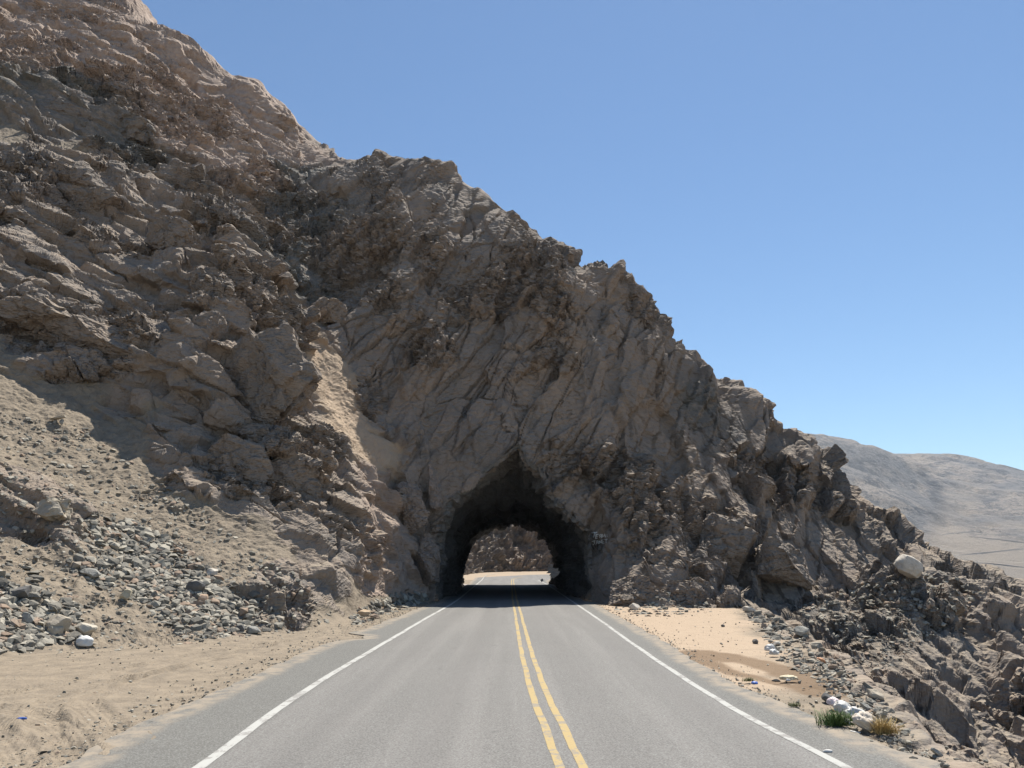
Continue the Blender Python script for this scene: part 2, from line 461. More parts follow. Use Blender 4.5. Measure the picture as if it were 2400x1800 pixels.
D1 = Dg.ravel().astype(np.float32)
lat1 = np.maximum(np.interp(B[:, 1], TOE[:, 1], TOE[:, 0]) - B[:, 0], B[:, 0] - np.interp(B[:, 1], EDGE[:, 1], EDGE[:, 0]))
off = np.where((B[:, 1] > 40.5) & (B[:, 1] < 60), sstep(0.0, 0.4, D1), sstep(0.05, 1.3, D1)).astype(np.float32)
def gully_y(x):
    a_, b_, c_ = at(690, 660, 46.5)[0], at(760, 850, 41.8)[0], at(950, 1095, 41.8)[0]
    y_ = np.interp(x, [a_, b_, c_, -4.3], [46.5, 42.3, 42.0, 41.6])
    return np.where(x < a_, np.interp(x, [-40, -18.8, -17.0], [95, 56.5, 46.5]), y_)
left = (sstep(0.8, -0.8, B[:, 1] + warp[:, 0] * 0.5 - gully_y(B[:, 0])) * sstep(-3.0, -4.5, B[:, 0])).astype(np.float32)   # bedding of the left hill against the spur

# --- pass 1: massive blocks and lumps
Wp = B + warp * 0.35
FL, FS = (R(22), R(25)), (R(58), R(200))
hL, eL, _r = cells(Wp, frame(*FL, (4.4, 3.4, 2.0)), 3, 1.2, 26)
hS, eS, _r = cells(Wp, frame(*FS, (7.5, 5.5, 2.8)), 5, 1.0, 45)
hK, eK, _r = cells(Wp, frame(R(50), R(15), (7.0, 5.0, 1.7)), 4, 0.9, 16)                # steep slabs of the upper mountain
lL, qL, _r = cells(Wp, frame(*FL, (12, 9, 1.4)), 7, 0.5, 18)          # beds
lS, qS, _r = cells(Wp, frame(*FS, (14, 11, 1.9)), 9, 0.5, 36)
jS, gS, _r = cells(Wp, frame(R(75), R(20), (12, 10, 3.2)), 11, 0.6, 44)   # cross joints
big = hL * left + hS * (1 - left)
ebig = np.where(left > 0.5, np.minimum(eL, qL * 1.6), np.minimum(eS * 1.2, qS * 2.0))
big = 0.72 * (big * (1 - PINK) + 1.3 * hK * PINK) + np.where(left > 0.5, 0.42 * lL, 0.38 * lS + 0.26 * jS)
lump = noise(B, 7.0, 51, 2, 0.5)
outc = sstep(-0.05, 0.35, noise(B, 3.2, 71, 3)) * (1 - 0.8 * TAL) * (1 - WARM)   # ribs of rock showing through the sand
rk = np.clip(1 - SAND + SAND * outc * 0.75, 0, 1).astype(np.float32)
rgt = sstep(6, 14, B[:, 0])
d_ = rk * ((0.70 + 0.12 * rgt + 0.35 * rgt * (B[:, 1] < 40)) * big + (0.6 + 0.35 * rgt) * lump - 0.40 * sstep(0.045, 0.0, ebig) * sstep(-0.35, 0.35, noise(B, 2.6, 53, 2))) + (1 - rk) * 0.25 * lump * (1 - WARM)
near = np.where((B[:, 1] > 40.5) & (B[:, 1] < 60), 0.8 + 0.2 * sstep(0, 2.5, D1), 0.4 + 0.6 * sstep(0.0, 2.5, D1))
d_ *= 1 - 0.45 * PINK
P1 = B + normals_of(B, 6) * (d_ * off * near)[:, None]

# --- even out the mesh over the new steps, first along the columns and then along the rows
CH = np.concatenate([P1, D1[:, None], off[:, None], rk[:, None], SAND[:, None], PINK[:, None], DARK[:, None], WARM[:, None], TAL[:, None], left[:, None], B[:, 2:3]], 1).reshape(NU, NV, -1)
def even(CH, axis, keep):
    if axis == 0: CH = CH.transpose(1, 0, 2)
    dP = np.diff(CH[..., :3], axis=1)
    mid_ = CH[:, :-1, :3]
    ln = np.linalg.norm(dP, axis=2) / np.sqrt((mid_[..., :2] ** 2).sum(-1) + 9)
    ln0 = np.ones_like(ln) * ln.mean(1, keepdims=True)
    if keep: # keep the existing spacing where it was tuned, add density where it is stretched
        q = blur(ln, 40)
        ln = np.maximum(ln / q, 0.6)
    k_ = 1
    c_ = np.cumsum(np.pad(ln, [(k_ + 1, k_), (0, 0)], mode='edge'), axis=0)
    ln = (c_[2 * k_ + 1:] - c_[:-(2 * k_ + 1)]) / (2 * k_ + 1)
    cu = np.concatenate([np.zeros((len(ln), 1)), np.cumsum(ln, 1)], 1)
    cu = cu / cu[:, -1:]
    for _i in range(2):
        c_ = np.cumsum(np.pad(cu, [(7, 6), (0, 0)], mode='edge'), axis=0)
        cu = (c_[13:] - c_[:-13]) / 13
    m = CH.shape[1]
    t_ = np.linspace(0, 1, m)
    old = np.linspace(0, m - 1, m)
    out = np.empty_like(CH)
    for i in range(len(CH)):
        f = np.interp(t_, cu[i], old)
        j = np.minimum(f.astype(np.int64), m - 2)
        w_ = (f - j)[:, None]
        out[i] = CH[i, j] * (1 - w_) + CH[i, j + 1] * w_
    return out.transpose(1, 0, 2) if axis == 0 else out
CH = even(CH, 1, True)
CH = even(CH, 0, True)
CH = even(CH, 1, True)
CH = CH.reshape(NU * NV, -1)
P1 = np.ascontiguousarray(CH[:, :3], dtype=np.float32)
D1, off, rk, SAND, PINK, DARK, WARM, TAL, left, BZ = [np.ascontiguousarray(CH[:, i], dtype=np.float32) for i in range(3, 13)]

# --- pass 2: blocks of one or two metres; pass 3: fragments
def blocks(Pq, lw, rub):
    hA, eA, rA = cells(Pq, frame(R(24), R(30), (2.3, 1.7, 0.95)), 13, 1.3, 24)
    hB, eB, rB = cells(Pq, frame(R(60), R(205), (2.9, 1.9, 1.0)), 15, 1.2, 38)
    lq = lw > 0.5
    m_, e_, r_ = np.where(lq, hA, hB), np.where(lq, eA, eB), np.where(lq, rA, rB)
    return np.where(lq, 0.42 + 0.34 * rub, 0.15 + 0.40 * rub) * m_ - (0.09 + 0.12 * rub) * sstep(0.085, 0.0, e_), r_
def fragments(Pq, rub, wa=1.0, wb=1.0):
    a_, ea, ra = cells(Pq, frame(R(40), R(110), (0.66, 0.48, 0.27)), 23, 1.3, 28)
    b_, eb, rb = cells(Pq, frame(R(30), R(60), (0.28, 0.21, 0.13)), 29, 1.3, 20)
    return ((0.04 + 0.20 * rub) * a_ - (0.04 + 0.08 * rub) * sstep(0.12, 0, ea)) * wa + (0.012 + 0.05 * rub) * b_ * wb, ra, rb
def wrp(Pq, sc, amp, sd):
    return Pq + np.stack([noise(Pq, sc, sd, 2), noise(Pq, sc, sd + 1, 2), noise(Pq, sc, sd + 2, 2)], 1) * np.float32(amp)
rub = sstep(-0.15, 0.5, noise(P1, 4.5, 41, 3))           # rubble zones against massive slabs
pc = np.array(at(1405, 1268, 42.8), dtype=np.float32)
rub *= sstep(0.9, 2.2, np.linalg.norm((P1 - pc) * np.array([1, 0.5, 1], np.float32), axis=1))
def stretch(Pq):
    G_ = Pq.reshape(NU, NV, 3)
    ev = np.linalg.norm(np.diff(G_, axis=1, append=G_[:, -1:]), axis=2)
    eu = np.linalg.norm(np.diff(G_, axis=0, append=G_[-1:]), axis=2)
    return blur(np.maximum(ev, eu), 1).ravel().astype(np.float32)
st_ = stretch(P1)
h2, r2 = blocks(wrp(P1, 1.5, 0.10, 131), left, rub)
h2 *= np.clip(0.42 / st_, 0.1, 1) ** 1.5 * (1 + 0.6 * sstep(7, 13, P1[:, 0]))
P2 = P1 + normals_of(P1, 3) * (h2 * rk * off * (1 - 0.4 * PINK))[:, None]
crest = 1 - 0.5 * sstep(48.5, 50, P1[:, 1]) * sstep(-14, -11, P1[:, 0])
P2 = P1 + (P2 - P1) * crest[:, None].astype(np.float32)
st_ = stretch(P2)
h3, r3, r4 = fragments(wrp(P2, 0.5, 0.03, 141), rub, np.clip(0.17 / st_, 0.05, 1) ** 1.6, np.clip(0.085 / st_, 0, 1) ** 2.5)
sandn = noise(P2, 1.3, 61, 5, 0.6)
h3 = rk * h3 + (1 - rk) * (0.10 * (1 - 0.75 * WARM) * sandn + 0.05 * noise(P2, 0.22, 81, 3, 0.6))
h3 = h3 * off + (1 - off) * (0.012 * sandn + 0.006 * noise(P2, 0.15, 83, 2))
pos = P2 + normals_of(P2, 2) * (h3 * crest.astype(np.float32))[:, None]
blk = np.clip(0.5 * r2 + 0.35 * r3 + 0.15 * r4, 0, 1)
# beside the road the ground stays below the asphalt
inner = D1 < 0.1
pos[inner, 2] = np.minimum(pos[inner, 2], 0.015)
lip = sstep(-1.3, -0.2, D1) * sstep(2.4, 0.8, D1) * (pos[:, 0] > 4.5) * (pos[:, 1] < 38)
hq, eq, rq_ = cells(pos, frame(R(35), R(-20), (0.7, 0.5, 0.3)), 601, 1.3, 40)
pos[:, 2] += (lip * (0.07 * noise(pos, 0.8, 603, 3) + 0.06 * hq)).astype(np.float32)
blk = np.where(lip > 0.3, rq_, blk)
SANDV = np.clip(1 - rk - 0.0, 0, 1)
SANDV = np.where((D1 < 0.6) & (pos[:, 1] < 40) | (D1 < 0.02), 1.0, SANDV)

# ---- cut the tunnel mouths out of the sheet
def outline(pts, Y):
    return np.array([(at(a, b, Y)[0], at(a, b, Y)[2]) for a, b in pts])
MOUTH_PX = [(1022, 1440), (1024, 1380), (1022, 1330), (1026, 1266), (1046, 1205), (1050, 1178), (1080, 1160), (1109, 1150), (1130, 1122), (1146, 1109), (1180, 1082), (1214, 1055), (1221, 1078), (1232, 1090), (1255, 1106),
            (1279, 1128), (1294, 1172), (1318, 1200), (1344, 1222), (1370, 1250), (1376, 1298), (1380, 1355), (1392, 1385), (1400, 1440)]
MOUTH = outline(MOUTH_PX, 43.0)
ARCH = np.array([(-5.0, -0.6), (-5.0, 0.2), (-5.0, 1.2), (-4.9, 2.4), (-4.55, 3.6), (-3.9, 4.7), (-3.2, 5.3), (-2.6, 5.5), (-2.0, 5.62), (-1.5, 5.9), (-0.9, 5.8), (-0.1, 6.35), (0.3, 6.25), (1.0, 6.1), (1.7, 5.9),
                 (2.4, 5.55), (3.0, 5.1), (3.6, 4.5), (4.1, 3.8), (4.4, 3.0), (4.55, 2.0), (4.4, 1.2), (4.5, 0.3), (4.6, -0.6)])
def inside(poly, x, z):
    r = np.zeros(len(x), bool)
    j = len(poly) - 1
    for i in range(len(poly)):
        xi, zi, xj, zj = *poly[i], *poly[j]
        c_ = ((zi > z) != (zj > z)) & (x < (xj - xi) * (z - zi) / (zj - zi + 1e-12) + xi)
        r ^= c_
        j = i
    return r
hole = (pos[:, 1] > 42.3) & (pos[:, 1] < 60) & inside(MOUTH, pos[:, 0], pos[:, 2]) & (BZ > 0.02)
hole |= (pos[:, 1] > 60) & (pos[:, 1] < 97) & inside(ARCH * np.array([1.03, 1.0]), pos[:, 0], pos[:, 2]) & (pos[:, 2] > 0.08)
ii = np.arange(NU * NV).reshape(NU, NV)
F4 = np.stack([ii[:-1, :-1], ii[1:, :-1], ii[1:, 1:], ii[:-1, 1:]], -1).reshape(-1, 4)
F4 = F4[~hole[F4].any(1)]
fc = pos[F4].mean(1)
fd = D1[F4].mean(1)
# which landform each face belongs to
gl_y = gully_y(fc[:, 0])
region = np.where(fd < 0.25, 0, np.where((fc[:, 0] < -3.0) & (fc[:, 1] < gl_y), 1, np.where(fc[:, 0] < 11.5 + 0.0 * fc[:, 1], 2, 3)))
region = np.where((fd >= 0.25) & (fc[:, 0] > 4) & (fc[:, 1] < 38), 3, region)
names = ['roadside_ground', 'rocky_hillside', 'rock_spur', 'valley_slope']
labs = ['sandy level ground on both sides of the asphalt road', 'steep rocky hillside with talus rising left of the road', 'dark craggy rock spur pierced by the road tunnel', 'rocky slope falling away to the valley right of the road']
def seg_dist(X, Y, pl):
    """signed distance to a polyline and the distance run along it"""
    best = np.full(X.shape, 1e9); sgn = np.zeros(X.shape)
    for (x0, y0), (x1, y1) in zip(pl[:-1], pl[1:]):
        ex, ey = x1 - x0, y1 - y0
        L2 = ex * ex + ey * ey
        t_ = np.clip(((X - x0) * ex + (Y - y0) * ey) / L2, 0, 1)
        rx, ry = X - (x0 + t_ * ex), Y - (y0 + t_ * ey)
        d_ = np.hypot(rx, ry)
        cr = ex * ry - ey * rx
        c_ = d_ < best
        best = np.where(c_, d_, best)
        sgn = np.where(c_, np.sign(cr) * d_, sgn)
    return best, sgn
gx, gy = pos[:, 0], pos[:, 1]
flat_ = (D1 < 0.6) & (gy < 44)
jit = noise(pos, 0.8, 91, 3) * 0.10
wet = np.zeros(len(pos), np.float32)
for pl, wd in (([(1600, 1530), (1650, 1534), (1690, 1534), (1760, 1550), (1840, 1572), (1885, 1595), (1925, 1625)], 0.40), ([(1605, 1540), (1660, 1555), (1720, 1578), (1790, 1594), (1870, 1612), (1920, 1630)], 0.20), ([(1640, 1530), (1690, 1545)], 0.5)):
    d_, _s = seg_dist(gx, gy, [gnd(*q) for q in pl])
    wet = np.maximum(wet, sstep(wd + 0.10, wd - 0.08, d_ + jit) * 0.85)
wet = wet * flat_
SANDV = SANDV * (1 - 0.75 * lip)
rut = np.zeros(len(pos), np.float32); rutw = np.zeros(len(pos), np.float32)
for pl in ([(0, 1660), (60, 1668), (120, 1690), (160, 1720), (185, 1770)], [(190, 1800), (105, 1720), (100, 1670), (125, 1640), (250, 1610), (450, 1560), (640, 1510)], [(60, 1800), (20, 1740), (-60, 1690)], [(300, 1740), (240, 1690), (190, 1640), (330, 1590), (520, 1545)], [(-40, 1640), (160, 1600), (400, 1545), (700, 1500), (880, 1462)]):
    d_, s_ = seg_dist(gx, gy, [gnd(*q) for q in pl])
    m_ = sstep(0.24, 0.18, d_) * flat_
    rut = np.where(m_ > rutw, s_, rut); rutw = np.maximum(rutw, m_)
    pos[:, 2] -= (0.030 * m_ - 0.022 * sstep(0.12, 0.02, np.abs(d_ - 0.30)) * flat_).astype(np.float32)
rutw *= sstep(-0.3, 0.3, noise(pos, 1.6, 93, 2))
WARM = np.where((gx > 3.5) & (D1 < 0.5) & (gy < 41), 0.8 * sstep(-0.5, -1.8, D1 + 0.5 * noise(pos, 0.9, 95, 3)) * sstep(11.5, 14.5, gy + noise(pos, 1.5, 96, 2)), np.where(D1 < 0.3, 0.0, WARM))
ATTR = {'wet': wet, 'rut': rut, 'rutw': rutw, 'sand': SANDV, 'pink': PINK, 'dark': DARK, 'warm': WARM, 'blk': blk, 'rub': rub}
TERR = []
for r_ in range(4):
    fr = F4[region == r_]
    used = np.unique(fr)
    remap = np.zeros(len(pos), np.int32)
    remap[used] = np.arange(len(used))
    me = mesh_np(names[r_], pos[used], remap[fr], {k_: v_[used] for k_, v_ in ATTR.items()})
    o = link(names[r_], me, MAT_ROCK)
    tag(o, labs[r_], None, None, 'structure')
    TERR.append(o)

# ---- tunnel bore
def bore():
    stations = []
    def resample(poly, n):
        s = np.r_[0, np.cumsum(np.linalg.norm(np.diff(poly, axis=0), axis=1))]
        t = np.linspace(0, s[-1], n)
        return np.stack([np.interp(t, s, poly[:, 0]), np.interp(t, s, poly[:, 1])], 1)
    n = 190
    cpt = np.array([0.0, 2.5])
    M0, M1 = resample(MOUTH, n), resample(ARCH, n)
    nearA = M1.copy(); nearA[:, 0] = nearA[:, 0] * 0.86 + 0.25; nearA[:, 1] *= 1.0
    ys = np.concatenate([[42.9, 43.0], np.linspace(43.15, 49, 55), np.linspace(49.2, 76.9, 130), [77.0]])
    rings = []
    for Y in ys:
        a = float(sstep(43.0, 48.5, np.array(Y)))
        b_ = float(sstep(48, 77, np.array(Y)))
        ring = M0 * (1 - a) + (nearA * (1 - b_) + M1 * b_) * a
        if Y < 42.95: ring = cpt + (ring - cpt) * 1.06
        rings.append(np.c_[ring[:, 0], np.full(n, Y), ring[:, 1]])
    G = np.array(rings)                       # S x n x 3
    flat = G.reshape(-1, 3).astype(np.float32)
    nrm = grid_normals(G[..., 0], G[..., 1], G[..., 2]).reshape(-1, 3)
    tocen = np.stack([0 - flat[:, 0], np.zeros(len(flat)), 2.5 - flat[:, 2]], 1)
    nrm *= np.sign((nrm * tocen).sum(1, keepdims=True))
    wq = flat + np.stack([noise(flat, 3, 31, 3)] * 3, 1) * 0.5
    zz = np.zeros(len(flat), np.float32)
    hS, eS, _q = cells(wq, frame(R(50), R(190), (2.6, 2.2, 1.3)), 5, 1.1, 26)
    rb_ = sstep(-0.3, 0.5, noise(flat, 4.0, 44, 2)) * 0.7
    h2, bl = blocks(wq, zz, rb_)
    h3, _a, _b = fragments(wq, rb_)
    h = 0.28 * hS + 0.8 * h2 + h3
    o_ = flat + nrm * (h - 0.02)[:, None]
    o_[:, 1] += 0.25 * hS * sstep(46, 43, flat[:, 1])
    S = len(ys)
    jj = np.arange(S * n).reshape(S, n)
    fq = np.stack([jj[:-1, :-1], jj[:-1, 1:], jj[1:, 1:], jj[1:, :-1]], -1).reshape(-1, 4)
    z = np.zeros(len(flat))
    me = mesh_np('tunnel', o_, fq, {'sand': z, 'pink': z, 'dark': z + 0.9, 'warm': z, 'blk': bl * 0.4, 'rub': rb_, 'bore_shade': 0.85 * sstep(43.6, 46.5, flat[:, 1] + noise(flat, 1.5, 47, 3))})  # dark tone and near-black mix paint the bore's inner shade, deepening past the mouth
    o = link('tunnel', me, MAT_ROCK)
    tag(o, 'unlined rock tunnel bore the road runs through', None, None, 'structure')
bore()

# ------------------------------------------------------------------ finding where things stand
CAMV = np.array([0, 0, CAM_H], dtype=np.float32)
def project(Pq):
    d = Pq - CAMV
    f = d[:, 1] * math.cos(PITCH) + d[:, 2] * math.sin(PITCH)
    u = -d[:, 1] * math.sin(PITCH) + d[:, 2] * math.cos(PITCH)
    return 1200 + FPX * d[:, 0] / f, 900 - FPX * u / f, f
_sx, _sy, _sf = project(pos)
_okv = (_sf > 0.5) & (_sx > -100) & (_sx < 2500) & (_sy > -50) & (_sy < 1850) & ~hole
_vi = np.nonzero(_okv)[0]
_key = (_sy[_vi] / 5).astype(np.int64) * 1000 + ((_sx[_vi] + 100) / 5).astype(np.int64)
_ord = np.lexsort((_sf[_vi], _key))
_kk, _first = np.unique(_key[_ord], return_index=True)
ZB = dict(zip(_kk.tolist(), _vi[_ord][_first].tolist()))
NRM = normals_of(pos, 4)
def hit(px, py):
    """the ground vertex seen nearest to a spot"""
    for r_ in range(0, 8):
        best = None
        for dx in range(-r_, r_ + 1):
            for dy in range(-r_, r_ + 1):
                if max(abs(dx), abs(dy)) != r_: continue
                i = ZB.get((int(py / 5) + dy) * 1000 + int((px + 100) / 5) + dx)
                if i is not None and (best is None or _sf[i] < _sf[best]): best = i
        if best is not None: return best
    return None
def spot(px, py):
    if py > 1420:
        gx_, gy_ = gnd(px, py)
        if np.interp(gy_, TOE[:, 1], TOE[:, 0]) + 0.6 < gx_ < min(4.8, np.interp(gy_, EDGE[:, 1], EDGE[:, 0]) - 1.0): return np.array([gx_, gy_, 0.01]), np.array([0, 0, 1.0]), gy_
    i = hit(px, py)
    return pos[i].astype(float), NRM[i].astype(float), float(_sf[i])

# ------------------------------------------------------------------ road
def rz(y):
    return 0.0165 * np.maximum(0, np.asarray(y, float) - 97)
def lerp_pl(pl, t):
    pl = np.array(pl, float)
    s_ = np.r_[0, np.cumsum(np.hypot(*np.diff(pl, axis=0).T))]
    return np.stack([np.interp(t, s_ / s_[-1], pl[:, 0]), np.interp(t, s_ / s_[-1], pl[:, 1])], 1)
def smooth_pl(pl, step):
    """resample a polyline with rounded corners"""
    pl = np.array(pl, float)
    s_ = np.r_[0, np.cumsum(np.hypot(*np.diff(pl, axis=0).T))]
    t_ = np.arange(0, s_[-1], step)
    q = np.stack([np.interp(t_, s_, pl[:, 0]), np.interp(t_, s_, pl[:, 1])], 1)
    kn = max(3, int(5.0 / step) | 1)
    kk = np.hanning(kn + 2)[1:-1]; kk /= kk.sum()
    pad = kn // 2
    ext = np.pad(q, [(pad, pad), (0, 0)], mode='reflect', reflect_type='odd')
    return np.stack([np.convolve(ext[:, i], kk, 'valid') for i in (0, 1)], 1)
L_LINE = [(-3.25, -6), (-3.25, 8.3), (-3.42, 10.5), (-3.5, 14), (-3.42, 22), (-3.35, 30), (-3.2, 38), (-3.2, 45), (-3.65, 76), (-4.1, 108), (-4.0, 116), (-2.5, 125), (2, 131), (10, 134), (26, 135)]
R_LINE = [(3.62, -6), (3.55, 8.3), (3.3, 10), (3.2, 13), (3.2, 19), (3.3, 26), (3.4, 40), (3.62, 78), (3.35, 94), (4.2, 100), (8, 104), (16, 106), (30, 107)]
C_LINE = [(0.66, -6), (0.64, 8.3), (0.51, 10.8), (0.42, 13.5), (0.34, 19), (0.30, 26), (0.16, 44), (0.06, 88), (0.1, 100), (1.6, 108), (6, 115), (14, 119), (30, 120)]
A_LEFT = [(-4.7, -6), (-4.75, 8.3), (-4.9, 9.4), (-5.0, 11.5), (-4.95, 14.7), (-5.05, 17.8), (-4.95, 20.4), (-4.85, 20.9), (-4.2, 21.4), (-4.45, 22.4), (-5.0, 23.2), (-4.7, 25.0), (-4.75, 27.5), (-4.6, 30), (-4.45, 36.5), (-4.1, 41), (-4.3, 44), (-4.6, 76), (-5.2, 100), (-5.4, 116), (-4, 128), (2, 134.5), (10, 137.5), (26, 138.5)]
A_RIGHT = [(4.8, -6), (4.65, 8.3), (4.4, 9), (4.3, 10.2), (4.15, 11.6), (3.95, 13.3), (4.1, 18), (4.25, 24), (4.4, 39), (4.2, 44), (4.2, 76), (4.6, 92), (5.4, 98.5), (9, 102), (17, 104), (30, 105)]

def asphalt_material():
    t = NT('asphalt').world()
    n1 = t.noise(0.25, 4, 0.6)
    n2 = t.noise(42, 4, 0.85)
    n3 = t.noise(9, 4, 0.75)
    st = t.n('ShaderNodeMapping'); t.l(t.P, st.inputs['Vector'])
    st.inputs['Scale'].default_value = (1.6, 0.06, 1)
    n4 = t.noise(1.0, 5, 0.6, st.outputs[0])
    sh = t.attr('shoulder')
    c = t.mix(n1, (0.122, 0.117, 0.112), (0.165, 0.157, 0.149))
    c = t.mix(t.math('MULTIPLY', t.ramp(n4, 0.40, 0.65), 0.5), c, (0.205, 0.195, 0.185))
    c = t.mix(sh, c, t.mix(n1, (0.105, 0.103, 0.097), (0.142, 0.137, 0.127)))
    c = t.mix(t.math('MULTIPLY', t.ramp(n2, 0.51, 0.60), 0.5), c, (0.27, 0.285, 0.27))
    c = t.mix(t.math('MULTIPLY', t.ramp(n2, 0.49, 0.40), 0.55), c, (0.062, 0.061, 0.060))
    c = t.mix(t.math('MULTIPLY', t.ramp(t.attr('dust'), 0.35, 0.8), t.ramp(t.noise(3, 5, 0.7), 0.3, 0.65)), c, (0.26, 0.22, 0.172))
    c = t.mix(t.math('MULTIPLY', t.attr('track'), t.math('MULTIPLY', t.ramp(n4, 0.3, 0.6), 0.30)), c, (0.105, 0.10, 0.097))
    spot_ = t.math('MULTIPLY', t.ramp(t.noise(1.6, 3, 0.7), 0.66, 0.74), 0.45)
    c = t.mix(spot_, c, (0.085, 0.083, 0.08))
    nb = t.bump(n2, 0.5, 0.006)
    t.b.inputs['Roughness'].default_value = 0.8
    return t.out(c, nb)
MAT_ASPHALT = asphalt_material()

def paint_material(name, colr, wear):
    t = NT(name).world()
    n1 = t.noise(2.2, 6, 0.8)
    n2 = t.noise(45, 3, 0.75)
    c = t.mix(t.ramp(n2, 0.3, 0.75), tuple(0.86 * v for v in colr), colr)
    m_ = t.math('MAXIMUM', t.ramp(n1, wear, wear + 0.07), t.math('MULTIPLY', t.ramp(n2, 0.60, 0.68), 0.6))
    c = t.mix(t.math('MULTIPLY', m_, 0.75), c, (0.21, 0.20, 0.19))
    return t.out(c, t.bump(n2, 0.4, 0.004))
MAT_WHITE = paint_material('white_road_paint', (0.40, 0.40, 0.38), 0.505)
MAT_YELLOW = paint_material('yellow_road_paint', (0.39, 0.30, 0.15), 0.505)

def build_road():
    ys = np.concatenate([np.arange(-6, 46, 0.16), np.arange(46, 96, 0.8)])
    n_far = 60
    tl = np.linspace(0, 1, n_far)
    aL, aR = np.array(A_LEFT), np.array(A_RIGHT)
    near_l = np.c_[np.interp(ys, aL[:, 1], aL[:, 0]), ys]
    near_r = np.c_[np.interp(ys, aR[:, 1], aR[:, 0]), ys]
    ql, qr = noise(np.c_[near_l, np.zeros(len(ys))], 0.9, 201, 4, 0.65), noise(np.c_[near_r, np.zeros(len(ys))], 0.9, 202, 4, 0.65)
    near_l[:, 0] += 0.10 * ql; near_r[:, 0] += 0.10 * qr
    farL = lerp_pl([tuple(near_l[-1])] + [tuple(q) for q in aL if q[1] > 96], tl)[1:]
    farR = lerp_pl([tuple(near_r[-1])] + [tuple(q) for q in aR if q[1] > 96], tl)[1:]
    Lq, Rq = np.concatenate([near_l, farL]), np.concatenate([near_r, farR])
    k_ = np.r_[0, 0, np.linspace(0, 1, 31), 1, 1]
    k_ = np.concatenate([[0], np.linspace(0, 0.12, 8), np.linspace(0.15, 0.85, 41), np.linspace(0.88, 1, 8), [1]])
    V = []
    SH = []; DU = []; TR = []
    for a_, b_ in zip(Lq, Rq):
        row = a_[None] * (1 - k_[:, None]) + b_[None] * k_[:, None]
        z = np.full(len(k_), 0.03) + float(rz(row[:, 1].mean()))
        z[0] -= 0.12; z[-1] -= 0.12
        V.append(np.c_[row, z])
        y_ = row[:, 1].mean()
        if y_ < 96:
            xl = np.interp(y_, [q[1] for q in L_LINE], [q[0] for q in L_LINE]); xr = np.interp(y_, [q[1] for q in R_LINE], [q[0] for q in R_LINE])
            SH.append(np.maximum(sstep(xl + 0.15, xl - 0.1, row[:, 0]), sstep(xr - 0.05, xr + 0.2, row[:, 0])))
        else: SH.append(np.zeros(len(k_)))
        TR.append(sum(np.exp(-((row[:, 0] - c_) / 0.28) ** 2) for c_ in (-2.45, -0.95, 1.25, 2.75)) if y_ < 96 else np.zeros(len(k_)))
        e_ = np.minimum(row[:, 0] - row[0, 0], row[-1, 0] - row[:, 0])
        DU.append(sstep(0.9, 0.0, e_))
    V = np.array(V)
    m, n = V.shape[:2]
    jj = np.arange(m * n).reshape(m, n)
    fq = np.stack([jj[:-1, :-1], jj[:-1, 1:], jj[1:, 1:], jj[1:, :-1]], -1).reshape(-1, 4)
    me = mesh_np('road', V.reshape(-1, 3), fq, {'shoulder': np.array(SH).ravel(), 'dust': np.array(DU).ravel(), 'track': np.array(TR).ravel()})
    road = link('road', me, MAT_ASPHALT)
    tag(road, 'two-lane asphalt road running into the tunnel', None, None, 'structure')
    def line(name, pl, wd, mat, dx=0.0, wob=0.012, tmax=None):
        q = smooth_pl(pl, 0.25)
        tg = np.gradient(q, axis=0); tg /= np.linalg.norm(tg, axis=1, keepdims=True)
        nr = np.c_[tg[:, 1], -tg[:, 0]]
        wv = noise(np.c_[q, np.zeros(len(q))], 1.2, 211, 3) * wob
        a_ = q + nr * (dx + wv - wd / 2)[:, None]; b_ = q + nr * (dx + wv + wd / 2 + noise(np.c_[q, np.ones(len(q))], 0.5, 213, 2) * wob * 0.6)[:, None]
        z = 0.034 + rz(q[:, 1])
        Vq = np.stack([np.c_[a_, z], np.c_[b_, z]], 1).reshape(-1, 3)
        ix = np.arange(len(q) - 1) * 2
        return link(name, mesh_np(name, Vq, np.stack([ix, ix + 1, ix + 3, ix + 2], 1)), mat, road)
    line('edge_line', L_LINE, 0.135, MAT_WHITE)
    line('edge_line', R_LINE, 0.115, MAT_WHITE)
    line('centre_line', C_LINE[:-3], 0.105, MAT_YELLOW, -0.122, 0.018)
    line('centre_line', C_LINE[:-3], 0.105, MAT_YELLOW, 0.122, 0.018)
build_road()

# ------------------------------------------------------------------ beyond the tunnel
MAT_EARTH = (lambda t: t.out(t.mix(t.noise(0.8, 5, 0.65), (0.27, 0.215, 0.16), (0.36, 0.285, 0.21)), t.bump(t.noise(9, 4, 0.7), 0.5, 0.06)))(NT('dry_earth').world())
def sheet(name, xs, ys, zf, mat, label):
    X, Y = np.meshgrid(xs, ys, indexing='ij')
    V = np.stack([X, Y, zf(X, Y)], -1).reshape(-1, 3)
    jj = np.arange(len(V)).reshape(X.shape)
    fq = np.stack([jj[:-1, :-1], jj[1:, :-1], jj[1:, 1:], jj[:-1, 1:]], -1).reshape(-1, 4)
    o = link(name, mesh_np(name, V, fq, smooth=True), mat)
    return tag(o, label, None, None, 'structure')
sheet('far_ground', np.linspace(-16, 60, 120), np.linspace(94, 165, 100), lambda X, Y: rz(Y) - 0.03 - 0.35 * np.maximum(0, X - 5.5) * (Y < 103 + 0.05 * X) * sstep(104, 100, Y), MAT_EARTH, 'sandy ground at the bend beyond the tunnel')

